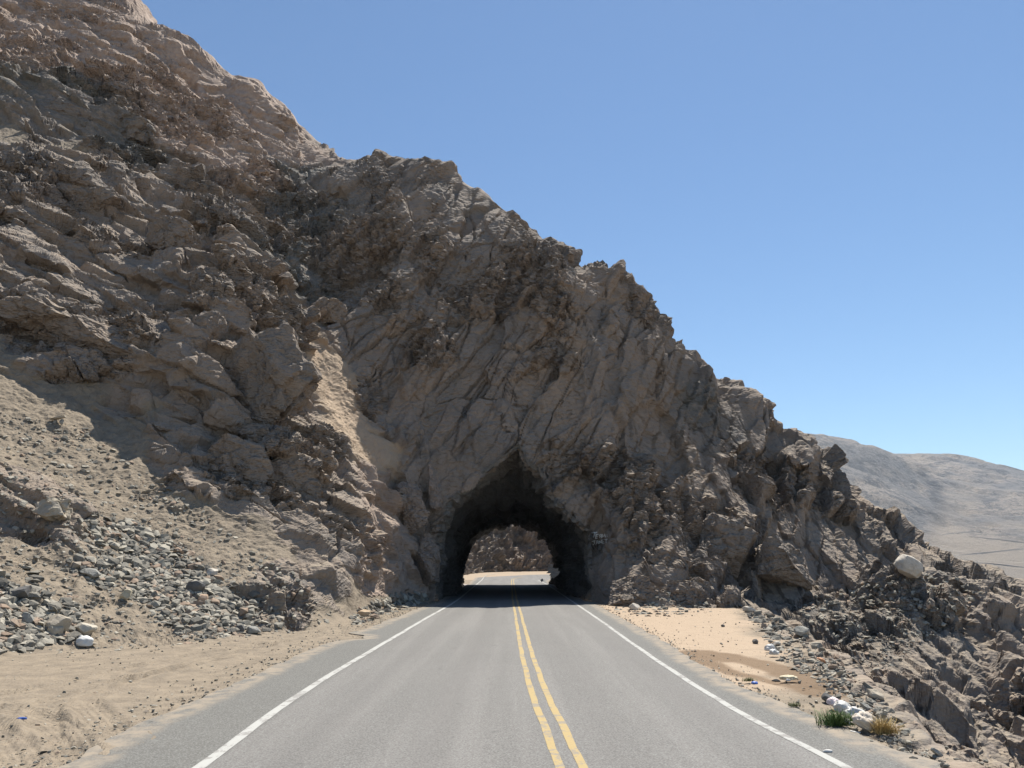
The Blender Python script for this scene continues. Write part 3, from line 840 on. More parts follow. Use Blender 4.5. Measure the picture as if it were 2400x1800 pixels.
def far_wall():
    base = smooth_pl([(-9, 90), (-8.2, 105), (-7.6, 118), (-6, 130), (0, 138), (9, 141), (24, 142), (50, 143)], 0.2)
    nb_, nh = len(base), 115
    tg = np.gradient(base, axis=0); tg /= np.linalg.norm(tg, axis=1, keepdims=True)
    out = np.c_[-tg[:, 1], tg[:, 0]]                  # away from the road
    hh = np.linspace(-0.3, 24, nh)
    V = np.zeros((nb_, nh, 3))
    for j, h in enumerate(hh):
        V[:, j, :2] = base + out * (0.70 * max(h, 0) + 0.8 * (h < 0))
        V[:, j, 2] = rz(base[:, 1]) + h
    flat = V.reshape(-1, 3).astype(np.float32)
    N_ = grid_normals(V[..., 0], V[..., 1], V[..., 2]).reshape(-1, 3)
    N_ *= -np.sign((N_ * np.repeat(np.c_[out, np.zeros(nb_)], nh, 0)).sum(1, keepdims=True))
    wq = wrp(flat, 2.0, 0.5, 301)
    hB, eB, _r = cells(wq, frame(R(60), R(120), (5, 3.4, 2.2)), 303, 1.2, 24)
    h2, r2 = blocks(wq, np.zeros(len(flat)), np.full(len(flat), 1.0))
    h3, r3, r4 = fragments(wq, np.full(len(flat), 1.0))
    fade = sstep(-0.3, 0.8, np.tile(hh, nb_))
    h = (0.9 * hB + 1.3 * h2 + 1.2 * h3 + 0.5 * noise(flat, 5, 305, 3) - 0.3 * sstep(0.06, 0, eB)) * fade
    V2 = flat + N_ * h[:, None]
    jj = np.arange(nb_ * nh).reshape(nb_, nh)
    fq = np.stack([jj[:-1, :-1], jj[1:, :-1], jj[1:, 1:], jj[:-1, 1:]], -1).reshape(-1, 4)
    z = np.zeros(len(flat))
    pk = sstep(-2, 4, flat[:, 0] + noise(flat, 4, 307, 2) * 3) * 0.45
    o = link('rock_wall', mesh_np('rock_wall', V2, fq, {'sand': z, 'pink': pk, 'dark': z + 0.2, 'warm': z, 'blk': np.clip(0.5 * r2 + 0.5 * r3, 0, 1), 'rub': z + 1}), MAT_ROCK)
    tag(o, 'jagged rock cutting closing the view beyond the tunnel', None, None, 'structure')
far_wall()

def far_hills():
    H = [(1500, 1080, 1500), (1700, 1012, 1500), (1800, 1012, 1500), (1897, 1034, 1500), (1960, 1036, 1500), (2010, 1042, 1510), (2060, 1055, 1530), (2110, 1075, 1560), (2150, 1092, 1600),
         (2090, 1066, 1950), (2140, 1066, 1950), (2180, 1065, 1950), (2240, 1070, 1900), (2300, 1080, 1850), (2350, 1092, 1820), (2420, 1112, 1800), (2600, 1180, 1750), (2800, 1260, 1700), (3000, 1330, 1650),
         (2165, 1105, 1620), (2190, 1140, 1500), (2205, 1190, 1350), (2200, 1235, 1220), (2185, 1270, 1120), (2150, 1330, 1000),
         (1950, 1100, 1380), (2050, 1130, 1350), (2120, 1180, 1270), (2000, 1180, 1250), (2060, 1240, 1130), (2130, 1230, 1180), (1850, 1150, 1330), (1900, 1250, 1120), (2000, 1330, 980),
         (2230, 1110, 1640), (2260, 1150, 1480), (2300, 1130, 1560), (2290, 1200, 1330), (2350, 1170, 1420), (2400, 1160, 1450), (2330, 1260, 1130), (2400, 1250, 1150), (2260, 1260, 1130), (2230, 1300, 1050), (2400, 1320, 980), (2300, 1330, 970),
         (2550, 1260, 1200), (2700, 1350, 1000), (2400, 1420, 800), (2200, 1420, 800), (2000, 1450, 760), (2600, 1500, 700), (1700, 1300, 1050), (1500, 1350, 950)]
    hp = np.array([at(*q) for q in H])
    hp = np.vstack([hp, [(200, 2400, 120), (700, 2500, 150), (1400, 2600, 130), (2200, 2400, 40), (3000, 2200, -20), (1500, 400, -60), (300, 420, -60), (100, 900, 10), (100, 1600, 200), (900, 500, -60), (2400, 900, -60)]])
    xy, zz = hp[:, :2] / 100, hp[:, 2]
    def ph(r2): return np.sqrt(r2 + 0.35)
    n = len(xy)
    Qm = np.zeros((n + 3, n + 3))
    Qm[:n, :n] = ph(((xy[:, None] - xy[None]) ** 2).sum(-1)) - np.eye(n) * 0.02
    Qm[:n, n:] = np.c_[np.ones(n), xy]; Qm[n:, :n] = Qm[:n, n:].T
    so = np.linalg.solve(Qm, np.r_[zz, 0, 0, 0])
    def hz(X, Y):
        b_ = np.stack([X.ravel() / 100, Y.ravel() / 100], 1)
        def one(Bq): return ph(((Bq[:, None] - xy[None]) ** 2).sum(-1)) @ so[:n] + so[n] + Bq @ so[n + 1:]
        z0 = chunked(one, b_, 20000).reshape(X.shape)
        Pq = np.stack([X.ravel(), Y.ravel(), z0.ravel()], 1).astype(np.float32)
        rid = np.abs(noise(Pq, 160, 401, 4, 0.55))
        return z0 + (7 * noise(Pq, 220, 403, 4, 0.5) - 8 * sstep(0.25, 0, rid) + 1.0 * noise(Pq, 25, 405, 3, 0.6)).reshape(z0.shape) * sstep(420, 700, Y) * (1 - 0.85 * sstep(1250, 1050, Y))
    us = np.linspace(0.3, 1.25, 230)
    yy = np.concatenate([np.linspace(420, 2100, 220), np.linspace(2115, 2600, 25)])
    Y = np.broadcast_to(yy, (230, len(yy))).copy()
    X = us[:, None] * Y
    Z = hz(X, Y)
    V = np.stack([X, Y, Z], -1).reshape(-1, 3)
    jj = np.arange(len(V)).reshape(X.shape)
    fq = np.stack([jj[:-1, :-1], jj[1:, :-1], jj[1:, 1:], jj[:-1, 1:]], -1).reshape(-1, 4)
    t = NT('desert_hill').world()
    n1 = t.noise(0.006, 6, 0.62, dist=0.4); n2 = t.noise(0.035, 8, 0.78); n3 = t.noise(0.2, 5, 0.75)
    c = t.mix(t.ramp(n1, 0.42, 0.56), (0.31, 0.265, 0.222), (0.20, 0.188, 0.178))
    c = t.mix(t.math('MULTIPLY', t.ramp(n2, 0.50, 0.55), 0.75), c, (0.095, 0.093, 0.093))
    c = t.mix(t.math('MULTIPLY', t.attr('rav'), t.ramp(n2, 0.35, 0.6)), c, (0.085, 0.08, 0.08))
    c = t.mix(t.math('MULTIPLY', t.ramp(n3, 0.52, 0.57), 0.45), c, (0.09, 0.09, 0.092))
    c = t.mix(t.math('MULTIPLY', t.attr('low'), 0.8), c, t.mix(n2, (0.28, 0.235, 0.185), (0.35, 0.295, 0.235)))
    mat = t.out(c, t.bump(n2, 1.0, 14.0))
    sx, sy, _ = project(V)
    low = sstep(1215, 1290, sy + (noise(V.astype(np.float32), 90, 411, 3) * 30)) * sstep(2150, 2230, sx)
    cb = sstep(40, 10, np.hypot(sx - 2150 , sy - 1080)) + sstep(70, 20, np.abs(sx - 2290 + (sy - 1100) * 0.5)) * sstep(1100, 1160, sy) * 0.8
    dr_, _s = seg_dist(sx, sy, [(2165, 1105), (2190, 1140), (2205, 1190), (2200, 1235), (2185, 1270)])
    rav = sstep(26, 6, dr_ + 8 * noise(V.astype(np.float32), 40, 431, 3))
    o = link('hill', mesh_np('hill', V, fq, {'rav': rav, 'low': np.clip(low + 0.5 * np.clip(cb, 0, 1), 0, 1)}, smooth=True), mat)
    tag(o, 'bare grey-brown desert hills across the valley', None, None, 'structure')
    # switchback track: a cut bank facing the road
    tm = NT('track_bank').world()
    tmat = tm.out(tm.mix(tm.noise(0.3, 4, 0.7), (0.17, 0.155, 0.14), (0.24, 0.215, 0.19)))
    tr = bpy.data.objects.new('switchback_track', None); C.objects.link(tr)
    tr.location = (0, 0, 0)
    tag(tr, 'dirt track zigzagging up the far hillside', 'track')
    from functools import lru_cache
    def on_hill(px, py):
        d = ray(px, py)
        t_ = np.linspace(560, 2000, 1500)
        Xq, Yq, Zq = d[0] / d[1] * t_, t_, CAM_H + d[2] / d[1] * t_
        zt = hz(Xq, Yq)
        k_ = np.argmax(zt > Zq)
        return np.array([Xq[k_], Yq[k_], zt[k_]])
    for seg in ([(2208, 1253), (2250, 1249), (2300, 1246)], [(2272, 1258), (2330, 1264), (2400, 1273), (2500, 1288)], [(2232, 1303), (2300, 1298), (2360, 1291), (2420, 1285)], [(2262, 1318), (2320, 1322), (2380, 1329), (2450, 1335)],
                [(2360, 1365), (2400, 1361), (2460, 1356)]):
        a_ = np.array(seg, float)
        pxs = lerp_pl(a_, np.linspace(0, 1, 24))
        pts = np.array([on_hill(*q) for q in pxs])
        wv = 1.5 + 0.6 * noise(pts.astype(np.float32), 30, 423, 2)
        taper = np.clip(np.minimum(np.arange(24), 23 - np.arange(24)) / 3, 0.1, 1) * 0.75
        Vq = np.stack([pts + [0, 5, -4], pts + np.c_[np.zeros(24), np.zeros(24), wv * taper], pts + np.c_[np.zeros(24), np.full(24, -1.6), -1.0 * taper], pts + np.c_[np.zeros(24), np.full(24, -2), np.full(24, -9)]], 1).reshape(-1, 3)
        ix = (np.arange(23) * 4)[:, None] + np.arange(3)[None]
        ix = ix.ravel()
        link('embankment', mesh_np('embankment', Vq, np.stack([ix, ix + 1, ix + 5, ix + 4], 1)), tmat, tr)
far_hills()
sheet('valley_floor', np.array([-3900, -3000, -800, -200, 0, 60, 200, 800, 3000, 3900.0]), np.array([-900, -500, -100, 0, 100, 400, 1500, 3000, 3900.0]), lambda X, Y: X * 0 - 62.0, MAT_EARTH, 'wide dry valley floor far below the road')
sheet('near_ground', np.linspace(-14, 5.2, 20), np.linspace(-30, 1.2, 20), lambda X, Y: X * 0 - 0.06, MAT_EARTH, 'dusty ground behind the viewpoint beside the road')

# concrete parapet at the tunnel's far end
MAT_CONC = (lambda t: t.out(t.mix(t.noise(5, 5, 0.7), (0.33, 0.33, 0.32), (0.46, 0.45, 0.43)), t.bump(t.noise(25, 3), 0.4, 0.01)))(NT('concrete').world())
MAT_CAP = (lambda t: t.out(t.mix(t.noise(6, 5, 0.7), (0.62, 0.62, 0.60), (0.75, 0.75, 0.73))))(NT('white_painted_concrete').world())
def rot_box(x0, y0, x1, y1, wd, z0, z1, bev=0.03):
    bm = bmesh.new()
    bmesh.ops.create_cube(bm, size=1)
    L = math.hypot(x1 - x0, y1 - y0)
    bmesh.ops.scale(bm, vec=(L, wd, z1 - z0), verts=bm.verts)
    bmesh.ops.bevel(bm, geom=bm.edges[:], offset=bev, segments=2, affect='EDGES')
    M = Matrix.Translation(((x0 + x1) / 2, (y0 + y1) / 2, (z0 + z1) / 2)) @ Matrix.Rotation(math.atan2(y1 - y0, x1 - x0), 4, 'Z')
    bm.transform(M)
    return bm
def bm_obj(name, bm, mat, parent=None):
    me = bpy.data.meshes.new(name); bm.to_mesh(me); bm.free()
    return link(name, me, mat, parent)
par = bpy.data.objects.new('roadside_parapet', None); C.objects.link(par)
tag(par, 'short grey concrete parapet with white cap at the far tunnel exit', 'parapet')
z_ = float(rz(88))
bm_obj('body', rot_box(4.75, 87.5, 7.8, 95.0, 0.42, z_ - 0.3, z_ + 0.62), MAT_CONC, par)
bm_obj('cap', rot_box(4.74, 87.4, 7.9, 95.2, 0.5, z_ + 0.62, z_ + 0.74), MAT_CAP, par)

# ------------------------------------------------------------------ thin desert haze over the valley
def haze():
    bm = bmesh.new(); bmesh.ops.create_cube(bm, size=1)
    bmesh.ops.scale(bm, vec=(8000, 5000, 420), verts=bm.verts)
    bmesh.ops.translate(bm, vec=(0, 1500, 146), verts=bm.verts)
    m = bpy.data.materials.new('haze_air'); m.use_nodes = True
    nt = m.node_tree; nt.nodes.remove(nt.nodes['Principled BSDF'])
    pv = nt.nodes.new('ShaderNodeVolumePrincipled')
    pv.inputs['Color'].default_value = (0.62, 0.79, 1.0, 1)
    pv.inputs['Density'].default_value = 0.00008
    pv.inputs['Anisotropy'].default_value = 0.2
    nt.links.new(pv.outputs[0], nt.nodes['Material Output'].inputs['Volume'])
    tag(bm_obj('haze', bm, m), 'thin bluish haze filling the valley air', None, None, 'stuff')
haze()

# ------------------------------------------------------------------ loose stones
def stone_material(name, rnd_attr):
    t = NT(name).objco()
    n1 = t.noise(6, 5, 0.7); n2 = t.noise(30, 4, 0.7)
    if rnd_attr: r_ = t.attr('tint')
    else:
        sc_ = t.n('ShaderNodeSeparateColor'); t.l(t.n('ShaderNodeObjectInfo').outputs['Color'], sc_.inputs[0])
        r_ = sc_.outputs[0]
    c = t.mix(t.ramp(r_, 0.0, 0.45), (0.095, 0.092, 0.083), (0.180, 0.172, 0.150))
    c = t.mix(t.ramp(r_, 0.45, 0.8), c, (0.36, 0.335, 0.28))
    c = t.mix(t.ramp(r_, 0.86, 0.90), c, (0.27, 0.20, 0.15))
    c = t.mix(t.math('MULTIPLY', t.ramp(n1, 0.4, 0.7), 0.4), c, (0.29, 0.25, 0.195))
    return t.out(c, t.bump(n2, 0.5, 0.02, t.bump(n1, 0.5, 0.06)))
MAT_STONE = stone_material('loose_stone', False)
MAT_RUBBLE = stone_material('rubble', True)

def hull_stone(seed, slab=0.55, n=12):
    r_ = random.Random(seed)
    bm = bmesh.new()
    for i in range(n):
        v = Vector((r_.gauss(0, 1), r_.gauss(0, 1), r_.gauss(0, 1))).normalized()
        m_ = max(abs(v.x), abs(v.y), abs(v.z))
        v = v.lerp(v / m_ * 0.8, 0.6)
        bm.verts.new((v.x * 0.5, v.y * 0.5 * r_.uniform(0.65, 0.9), v.z * 0.5 * slab))
    res = bmesh.ops.convex_hull(bm, input=bm.verts[:])
    bmesh.ops.delete(bm, geom=[v for v in bm.verts if not v.link_faces], context='VERTS')
    bmesh.ops.triangulate(bm, faces=bm.faces[:])
    me = bpy.data.meshes.new('stone')
    bm.to_mesh(me); bm.free()
    me.materials.append(MAT_STONE)
    return me
PROTO = [hull_stone(100 + i, random.choice([0.35, 0.5, 0.6, 0.75]), random.choice([10, 12, 14])) for i in range(14)]
PV = []
for me in PROTO:
    v = np.zeros(len(me.vertices) * 3, np.float32); me.vertices.foreach_get('co', v)
    f = np.array([list(q.vertices) for q in me.polygons], np.int32)
    PV.append((v.reshape(-1, 3), f))

def in_poly(poly):
    xs, ys = [q[0] for q in poly], [q[1] for q in poly]
    A_ = np.array(poly, float)
    while True:
        x_, y_ = random.uniform(min(xs), max(xs)), random.uniform(min(ys), max(ys))
        if inside(A_, np.array([x_]), np.array([y_]))[0]: return x_, y_

def basis(nrm, yaw, tilt):
    n_v = Vector(nrm).lerp(Vector((0, 0, 1)), 0.35).normalized()
    q = n_v.to_track_quat('Z', 'X').to_matrix()
    return q @ Matrix.Rotation(yaw, 3, 'Z') @ Matrix.Rotation(tilt, 3, 'X')

def make_spots(poly, count, smin, smax, power=2.2, clump=None):
    out = []
    seeds = [in_poly(poly) for _ in range(clump)] if clump else None
    for _ in range(count):
        if seeds and random.random() < 0.75:
            c_ = random.choice(seeds)
            x_, y_ = c_[0] + random.gauss(0, 32), c_[1] + random.gauss(0, 18)
            if not inside(np.array(poly, float), np.array([x_]), np.array([y_]))[0]: continue
        else: x_, y_ = in_poly(poly)
        out.append((x_, y_, smin + (smax - smin) * random.random() ** power))
    return out

T1 = [(217, 1200), (325, 1225), (452, 1290), (542, 1363), (651, 1417), (700, 1453), (579, 1488), (434, 1502), (325, 1417), (289, 1374), (231, 1374), (175, 1320)]
T2 = [(-60, 1300), (20, 1300), (108, 1364), (190, 1424), (180, 1492), (0, 1535), (-80, 1540)]
T3 = [(-40, 960), (200, 1000), (450, 1180), (700, 1350), (800, 1455), (600, 1500), (0, 1545), (-40, 1540)]
T4 = [(820, 1440), (900, 1400), (990, 1385), (1000, 1412), (900, 1440), (830, 1470)]
T5 = [(1745, 1436), (1800, 1432), (1880, 1490), (1965, 1545), (2060, 1632), (2165, 1750), (2235, 1805), (2150, 1790), (2080, 1735), (1990, 1660), (1910, 1600), (1825, 1545), (1785, 1480)]
T6 = [(1430, 1425), (1520, 1380), (1650, 1390), (1670, 1432), (1560, 1445), (1450, 1440)]
T7 = [(1850, 1420), (2000, 1370), (2230, 1340), (2300, 1390), (2200, 1480), (2050, 1590), (1960, 1500)]
def scatter(poly, n_ind, n_stuff, px_min, px_max, label, group, stuff_label, sink=0.32, clump=None, power=2.4, tilt=0.35, place='the slope'):
    sp = make_spots(poly, n_ind + n_stuff, px_min, px_max, power, clump)
    sp.sort(key=lambda q: -q[2])
    Vs, Fs, Ts, base_i = [], [], [], 0
    for i, (x_, y_, s_) in enumerate(sp):
        h_, n_v, dep = spot(x_, y_)
        size = s_ * dep / FPX
        k_ = random.randrange(len(PROTO))
        Mx = basis(n_v, random.uniform(0, 6.28), random.gauss(0, tilt))
        c_ = Vector(h_) + Vector((0, 0, 1)) * size * (0.30 - sink)
        if i < n_ind:
            o = bpy.data.objects.new('talus_stone', PROTO[k_])
            C.objects.link(o)
            o.matrix_world = Matrix.Translation(c_) @ Mx.to_4x4() @ Matrix.Scale(size, 4)
            r_ = random.random()
            o.color = (r_, 0, 0, 1)
            tone = 'dark grey' if r_ < 0.22 else 'grey' if r_ < 0.55 else 'pale grey' if r_ < 0.87 else 'reddish'
            big_ = 'largest' if i == 0 else 'big' if i < n_ind * 0.2 else 'medium' if i < n_ind * 0.55 else 'small'
            xs_, ys_ = [q[0] for q in poly], [q[1] for q in poly]
            fx, fy = (x_ - min(xs_)) / (max(xs_) - min(xs_)), (y_ - min(ys_)) / (max(ys_) - min(ys_))
            where = ('upper ' if fy < 0.4 else 'middle ' if fy < 0.7 else 'lower ') + ('left' if fx < 0.33 else 'centre' if fx < 0.66 else 'right')
            tag(o, f'{big_} {tone} {label} {where} of {place}', 'stone', group)
        else:
            v, f = PV[k_]
            Vs.append(v @ (np.array(Mx) * size).T + np.array(c_)); Fs.append(f + base_i); base_i += len(v)
            Ts.append(np.full(len(v), random.random()))
    if Vs:
        me = mesh_np('rubble', np.concatenate(Vs), np.concatenate(Fs), {'tint': np.concatenate(Ts)})
        tag(link('rubble', me, MAT_RUBBLE), stuff_label, 'rubble', None, 'stuff')
scatter(T1, 150, 5200, 3.5, 36, 'angular stone,', 'stones of the dark rubble fan', 'dark grey-green rubble fan of small stones on the left slope', clump=40, power=3.6, place='the dark rubble fan left of the road')
scatter(T2, 60, 1400, 4, 46, 'broken stone,', 'stones heaped at the left corner', 'small broken stones heaped at the left roadside corner', clump=10, place='the stone heap at the left edge')
scatter(T3, 40, 5000, 2.0, 20, 'loose stone,', 'stones scattered over the sandy slope', 'pebbles and chips strewn over the sandy left slope', power=4, place='the sandy slope left of the road')
scatter(T4, 14, 500, 4, 30, 'fragment,', 'fragments at the left tunnel foot', 'small tan rubble at the foot of the left tunnel wall', place='the rubble at the left tunnel foot')
scatter(T5, 50, 2600, 2.0, 30, 'shard,', 'shards on the right rubble bank', 'small flat shards covering the rubble bank right of the road', power=4, tilt=0.8, place='the rubble bank right of the road')
scatter(T6, 10, 500, 3, 20, 'stone,', 'stones at the right buttress foot', 'fine rubble at the foot of the right rock buttress', place='the rubble under the right buttress')
scatter(T7, 24, 1500, 3, 18, 'stone,', 'stones on the right gravelly slope', 'gravel chips on the slope right of the road', power=3.5, place='the gravelly slope by the pale boulder')

def gravel():
    Vs, Fs, Ts, bi = [], [], [], 0
    for i in range(9000):
        y_ = 7.5 + 34 * random.random() ** 1.5
        lft = random.random() < 0.62
        if lft:
            xe = np.interp(y_, [q[1] for q in A_LEFT], [q[0] for q in A_LEFT]); xt = np.interp(y_, TOE[:, 1], TOE[:, 0])
            x_ = xe + 0.15 - abs(random.gauss(0, 0.5)) if random.random() < 0.45 else random.uniform(max(xt, -12), xe)
        else:
            xe = np.interp(y_, [q[1] for q in A_RIGHT], [q[0] for q in A_RIGHT]); xt = np.interp(y_, EDGE[:, 1], EDGE[:, 0])
            x_ = xe - 0.12 + abs(random.gauss(0, 0.3)) if random.random() < 0.6 else random.uniform(xe, max(xt - 0.3, xe + 0.1))
        s_ = 0.012 + 0.075 * random.random() ** 5
        v, f = PV[random.randrange(14)]
        a_ = random.uniform(0, 6.28)
        Mx = np.array(Matrix.Rotation(a_, 3, 'Z') @ Matrix.Rotation(random.gauss(0, 0.3), 3, 'X')) * s_
        Vs.append(v @ Mx.T + np.array([x_, y_, 0.01 + s_ * 0.1])); Fs.append(f + bi); bi += len(v); Ts.append(np.full(len(v), random.random() * 0.95))
    me = mesh_np('gravel', np.concatenate(Vs), np.concatenate(Fs), {'tint': np.concatenate(Ts)})
    tag(link('gravel', me, MAT_RUBBLE), 'loose gravel strewn along both asphalt edges', 'gravel', None, 'stuff')
gravel()

# ------------------------------------------------------------------ boulders and outcrops
def stone_colour(name, a, b, rough=0.92, scale=3.0):
    t = NT(name).objco()
    n1 = t.noise(scale, 6, 0.68); n2 = t.noise(scale * 6, 5, 0.7)
    c = t.mix(t.ramp(n1, 0.35, 0.65), a, b)
    c = t.mix(t.math('MULTIPLY', t.ramp(n2, 0.55, 0.75), 0.4), c, tuple(0.6 * v for v in a))
    return t.out(c, t.bump(n2, 0.6, 0.03, t.bump(n1, 0.5, 0.08)))
M_PALE = stone_colour('pale_stone', (0.40, 0.365, 0.315), (0.52, 0.48, 0.42))
M_BUFF = stone_colour('buff_stone', (0.30, 0.265, 0.21), (0.40, 0.35, 0.28))
M_GREY = stone_colour('grey_stone', (0.20, 0.20, 0.185), (0.31, 0.30, 0.27))
M_DARK = stone_colour('dark_stone', (0.085, 0.085, 0.085), (0.14, 0.135, 0.13))

def cut_block(dims, seed, sub=4, cuts=11, rough=0.03, boxy=0.6, cell=None):
    """a lump cut by random planes: flat fracture faces and sharp arrises"""
    bm = bmesh.new()
    bmesh.ops.create_icosphere(bm, subdivisions=sub, radius=1)
    V = np.array([v.co[:] for v in bm.verts], np.float32)
    F = np.array([[v.index for v in f.verts] for f in bm.faces], np.int32)
    bm.free()
    g = np.random.default_rng(seed)
    V = V * (1 - boxy) + V / np.abs(V).max(1, keepdims=True) * boxy * 0.85
    for _ in range(cuts):
        n = g.normal(size=3); n /= np.linalg.norm(n)
        h = g.uniform(0.55, 0.88)
        d = V @ n - h
        V = V - np.maximum(d, 0)[:, None] * n[None]
    V = (V * np.array(dims) * 0.5).astype(np.float32)
    nn = V / (np.linalg.norm(V, axis=1, keepdims=True) + 1e-6)
    q = V + seed * 3.7
    s_ = max(dims)
    d = noise(q, s_ * 0.3, seed, 4, 0.6) * rough * s_
    if cell:
        h1, e1, _ = cells(q, frame(R(35), R(seed * 37 % 180), (cell, cell * 0.75, cell * 0.45)), seed, 1.2, 40)
        h2, e2, _ = cells(q, frame(R(50), R(seed * 61 % 180), (cell * 0.35, cell * 0.28, cell * 0.16)), seed + 3, 1.2, 40)
        d = d + h1 * cell * 0.11 + h2 * cell * 0.04 - 0.10 * cell * sstep(0.09, 0, e1)
    return (V + nn * d[:, None]).astype(np.float32), F

def boulder(name, px, py, wpx, hpx, label, mat, seed, cat='boulder', depth=0.8, sub=3, yaw=None, tilt=0.0, roll=0.0, sink=0.18, parent=None, **kw):
    h_, n_v, dep = spot(px, py)
    wd, ht = wpx * dep / FPX, hpx * dep / FPX
    V, F = cut_block((wd, wd * depth, ht), seed, sub, **kw)
    me = mesh_np(name, V, F)
    o = link(name, me, mat, parent)
    o.location = Vector(h_) + Vector((0, wd * depth * 0.15, ht * (0.5 - sink)))
    o.rotation_euler = (roll, tilt, yaw if yaw is not None else random.uniform(-0.4, 0.4))
    return tag(o, label, cat)
boulder('boulder', 127, 1476, 78, 52, 'largest brown-grey boulder in the stone heap at the left corner', M_BUFF, 11, cuts=13)
boulder('boulder', 129, 1490, 38, 36, 'small buff boulder leaning in front of the largest left boulder', M_BUFF, 12)
boulder('boulder', 194, 1486, 60, 36, 'pale flat-topped boulder beside the white sack', stone_colour('pale_buff', (0.38, 0.345, 0.28), (0.48, 0.44, 0.37)), 13, tilt=-0.15)
boulder('boulder', 35, 1395, 80, 40, 'long dark slab leaning on the slope at the left edge', M_DARK, 14, tilt=-0.35, depth=0.5)
boulder('boulder', 55, 1455, 45, 28, 'grey boulder at the left edge of the stone heap', M_GREY, 15)
boulder('boulder', 593, 1482, 40, 22, 'smooth grey boulder at the toe of the talus by the verge', M_GREY, 16)
boulder('boulder', 560, 1484, 26, 22, 'dark angular rock beside the smooth grey boulder', M_DARK, 17)
boulder('boulder', 499, 1345, 30, 24, 'pale boulder at the top edge of the dark rubble fan', M_PALE, 18)
boulder('boulder', 474, 1408, 28, 22, 'reddish-tan boulder in the rubble fan', stone_colour('red_tan', (0.34, 0.24, 0.17), (0.42, 0.31, 0.23)), 19)
boulder('boulder', 455, 1390, 48, 40, 'big dark jutting rock in the middle of the rubble fan', M_DARK, 20)
boulder('boulder', 290, 1405, 30, 34, 'yellowish broken boulder in the rubble fan', stone_colour('yellow_buff', (0.40, 0.35, 0.25), (0.48, 0.43, 0.32)), 21)
boulder('boulder', 205, 1345, 66, 22, 'long pale slab half buried above the stone heap', M_GREY, 22, depth=0.5, tilt=0.15)
boulder('boulder', 123, 1215, 96, 66, 'rounded brown boulder sunk in the sandy left slope', M_BUFF, 23, cell=0.9, sub=5)
boulder('boulder', 850, 1440, 34, 24, 'orange-tan block at the foot of the left rock wall', stone_colour('orange_tan', (0.36, 0.27, 0.18), (0.44, 0.34, 0.24)), 24)
boulder('boulder', 2142, 1372, 74, 58, 'large pale rounded boulder on the right-hand slope', stone_colour('chalky_stone', (0.42, 0.38, 0.325), (0.54, 0.495, 0.43)), 25, sub=5, boxy=0.35, tilt=0.5, sink=-0.12, depth=0.7, cuts=8)
boulder('boulder', 2133, 1326, 26, 18, 'small pale boulder above the large pale one', M_PALE, 26, sink=0.0)
boulder('boulder', 1773, 1507, 19, 14, 'dark round stone alone on the orange sand', M_DARK, 27, 'stone')
boulder('boulder', 1693, 1465, 10, 9, 'small dark stone far back on the orange sand', M_DARK, 28, 'stone', sub=3)
boulder('boulder', 1758, 1446, 10, 9, 'small dark stone at the back rim of the orange sand', M_DARK, 29, 'stone', sub=3)
boulder('boulder', 1759, 1430, 34, 17, 'pale slab at the back corner of the orange sand', M_PALE, 30, depth=0.5)
boulder('boulder', 1822, 1512, 28, 13, 'flat pale slab on the rubble beside the white bags', M_PALE, 31, depth=0.6)
boulder('boulder', 1884, 1494, 38, 30, 'greenish grey block on the drop-off edge', M_GREY, 32)
boulder('boulder', 1485, 1428, 30, 19, 'pale angular slab at the foot of the right buttress', M_PALE, 33, tilt=0.3)
boulder('boulder', 1952, 1646, 46, 22, 'dark rock above the litter heap', M_DARK, 34, tilt=0.5)
boulder('boulder', 2030, 1660, 46, 18, 'grey slab on the bank above the litter', M_GREY, 35, tilt=0.6, depth=0.5)
boulder('boulder', 2050, 1635, 44, 24, 'buff block on the lip of the drop-off', M_BUFF, 36, tilt=0.6)
boulder('boulder', 2195, 1768, 40, 14, 'long thin slab near the bottom of the drop-off lip', M_GREY, 37, tilt=0.6, depth=0.4)
# slab perched on two stones
def perched():
    h_, n_v, dep = spot(136, 992)
    r_ = bpy.data.objects.new('perched_slab', None); C.objects.link(r_)
    r_.location = Vector(h_)
    tag(r_, 'flat tan slab propped on small stones on the left slope', 'slab')
    k_ = dep / FPX
    V, F = cut_block((44 * k_, 22 * k_, 6 * k_), 41, 3)
    o = link('slab', mesh_np('slab', V, F), M_BUFF, r_); o.location = (0, 0, 15 * k_); o.rotation_euler = (0, -0.25, 0.1)
    for i, dx in enumerate((-9, 6)):
        V, F = cut_block((10 * k_, 10 * k_, 16 * k_), 42 + i, 3)
        o = link('prop_stone', mesh_np('prop_stone', V, F), M_GREY, r_); o.location = (dx * k_, 0, 5 * k_)
perched()

# big outcrops standing out of the left hill
def outcrop(px, py, Y, dims, rot, label, seed, cell=1.3, pink=0.0, blk0=0.55, rub=0.45, **kw):
    V, F = cut_block(dims, seed, 5, rough=0.012, boxy=0.7, cell=cell, **kw)
    n = len(V)
    g = noise(V + seed, 0.8, seed, 3)
    me = mesh_np('rock_outcrop', V, F, {'sand': np.zeros(n), 'pink': np.full(n, pink), 'dark': np.full(n, 0.1), 'warm': np.zeros(n), 'blk': np.clip(blk0 + 0.25 * g, 0, 1), 'rub': np.full(n, rub)})
    o = link('rock_outcrop', me, MAT_ROCK)
    o.location = at(px, py, Y)
    o.rotation_euler = rot
    return tag(o, label, 'outcrop')
outcrop(645, 900, 35.2, (4.6, 4.6, 5.6), (R(-12), R(-28), R(15)), 'huge leaning cracked block beside the sand chute', 51, 1.6, cuts=9)
outcrop(372, 815, 34.6, (2.2, 3.0, 4.2), (R(-8), R(-10), R(10)), 'left of two split rock pillars on the left cliff', 52, 1.1)
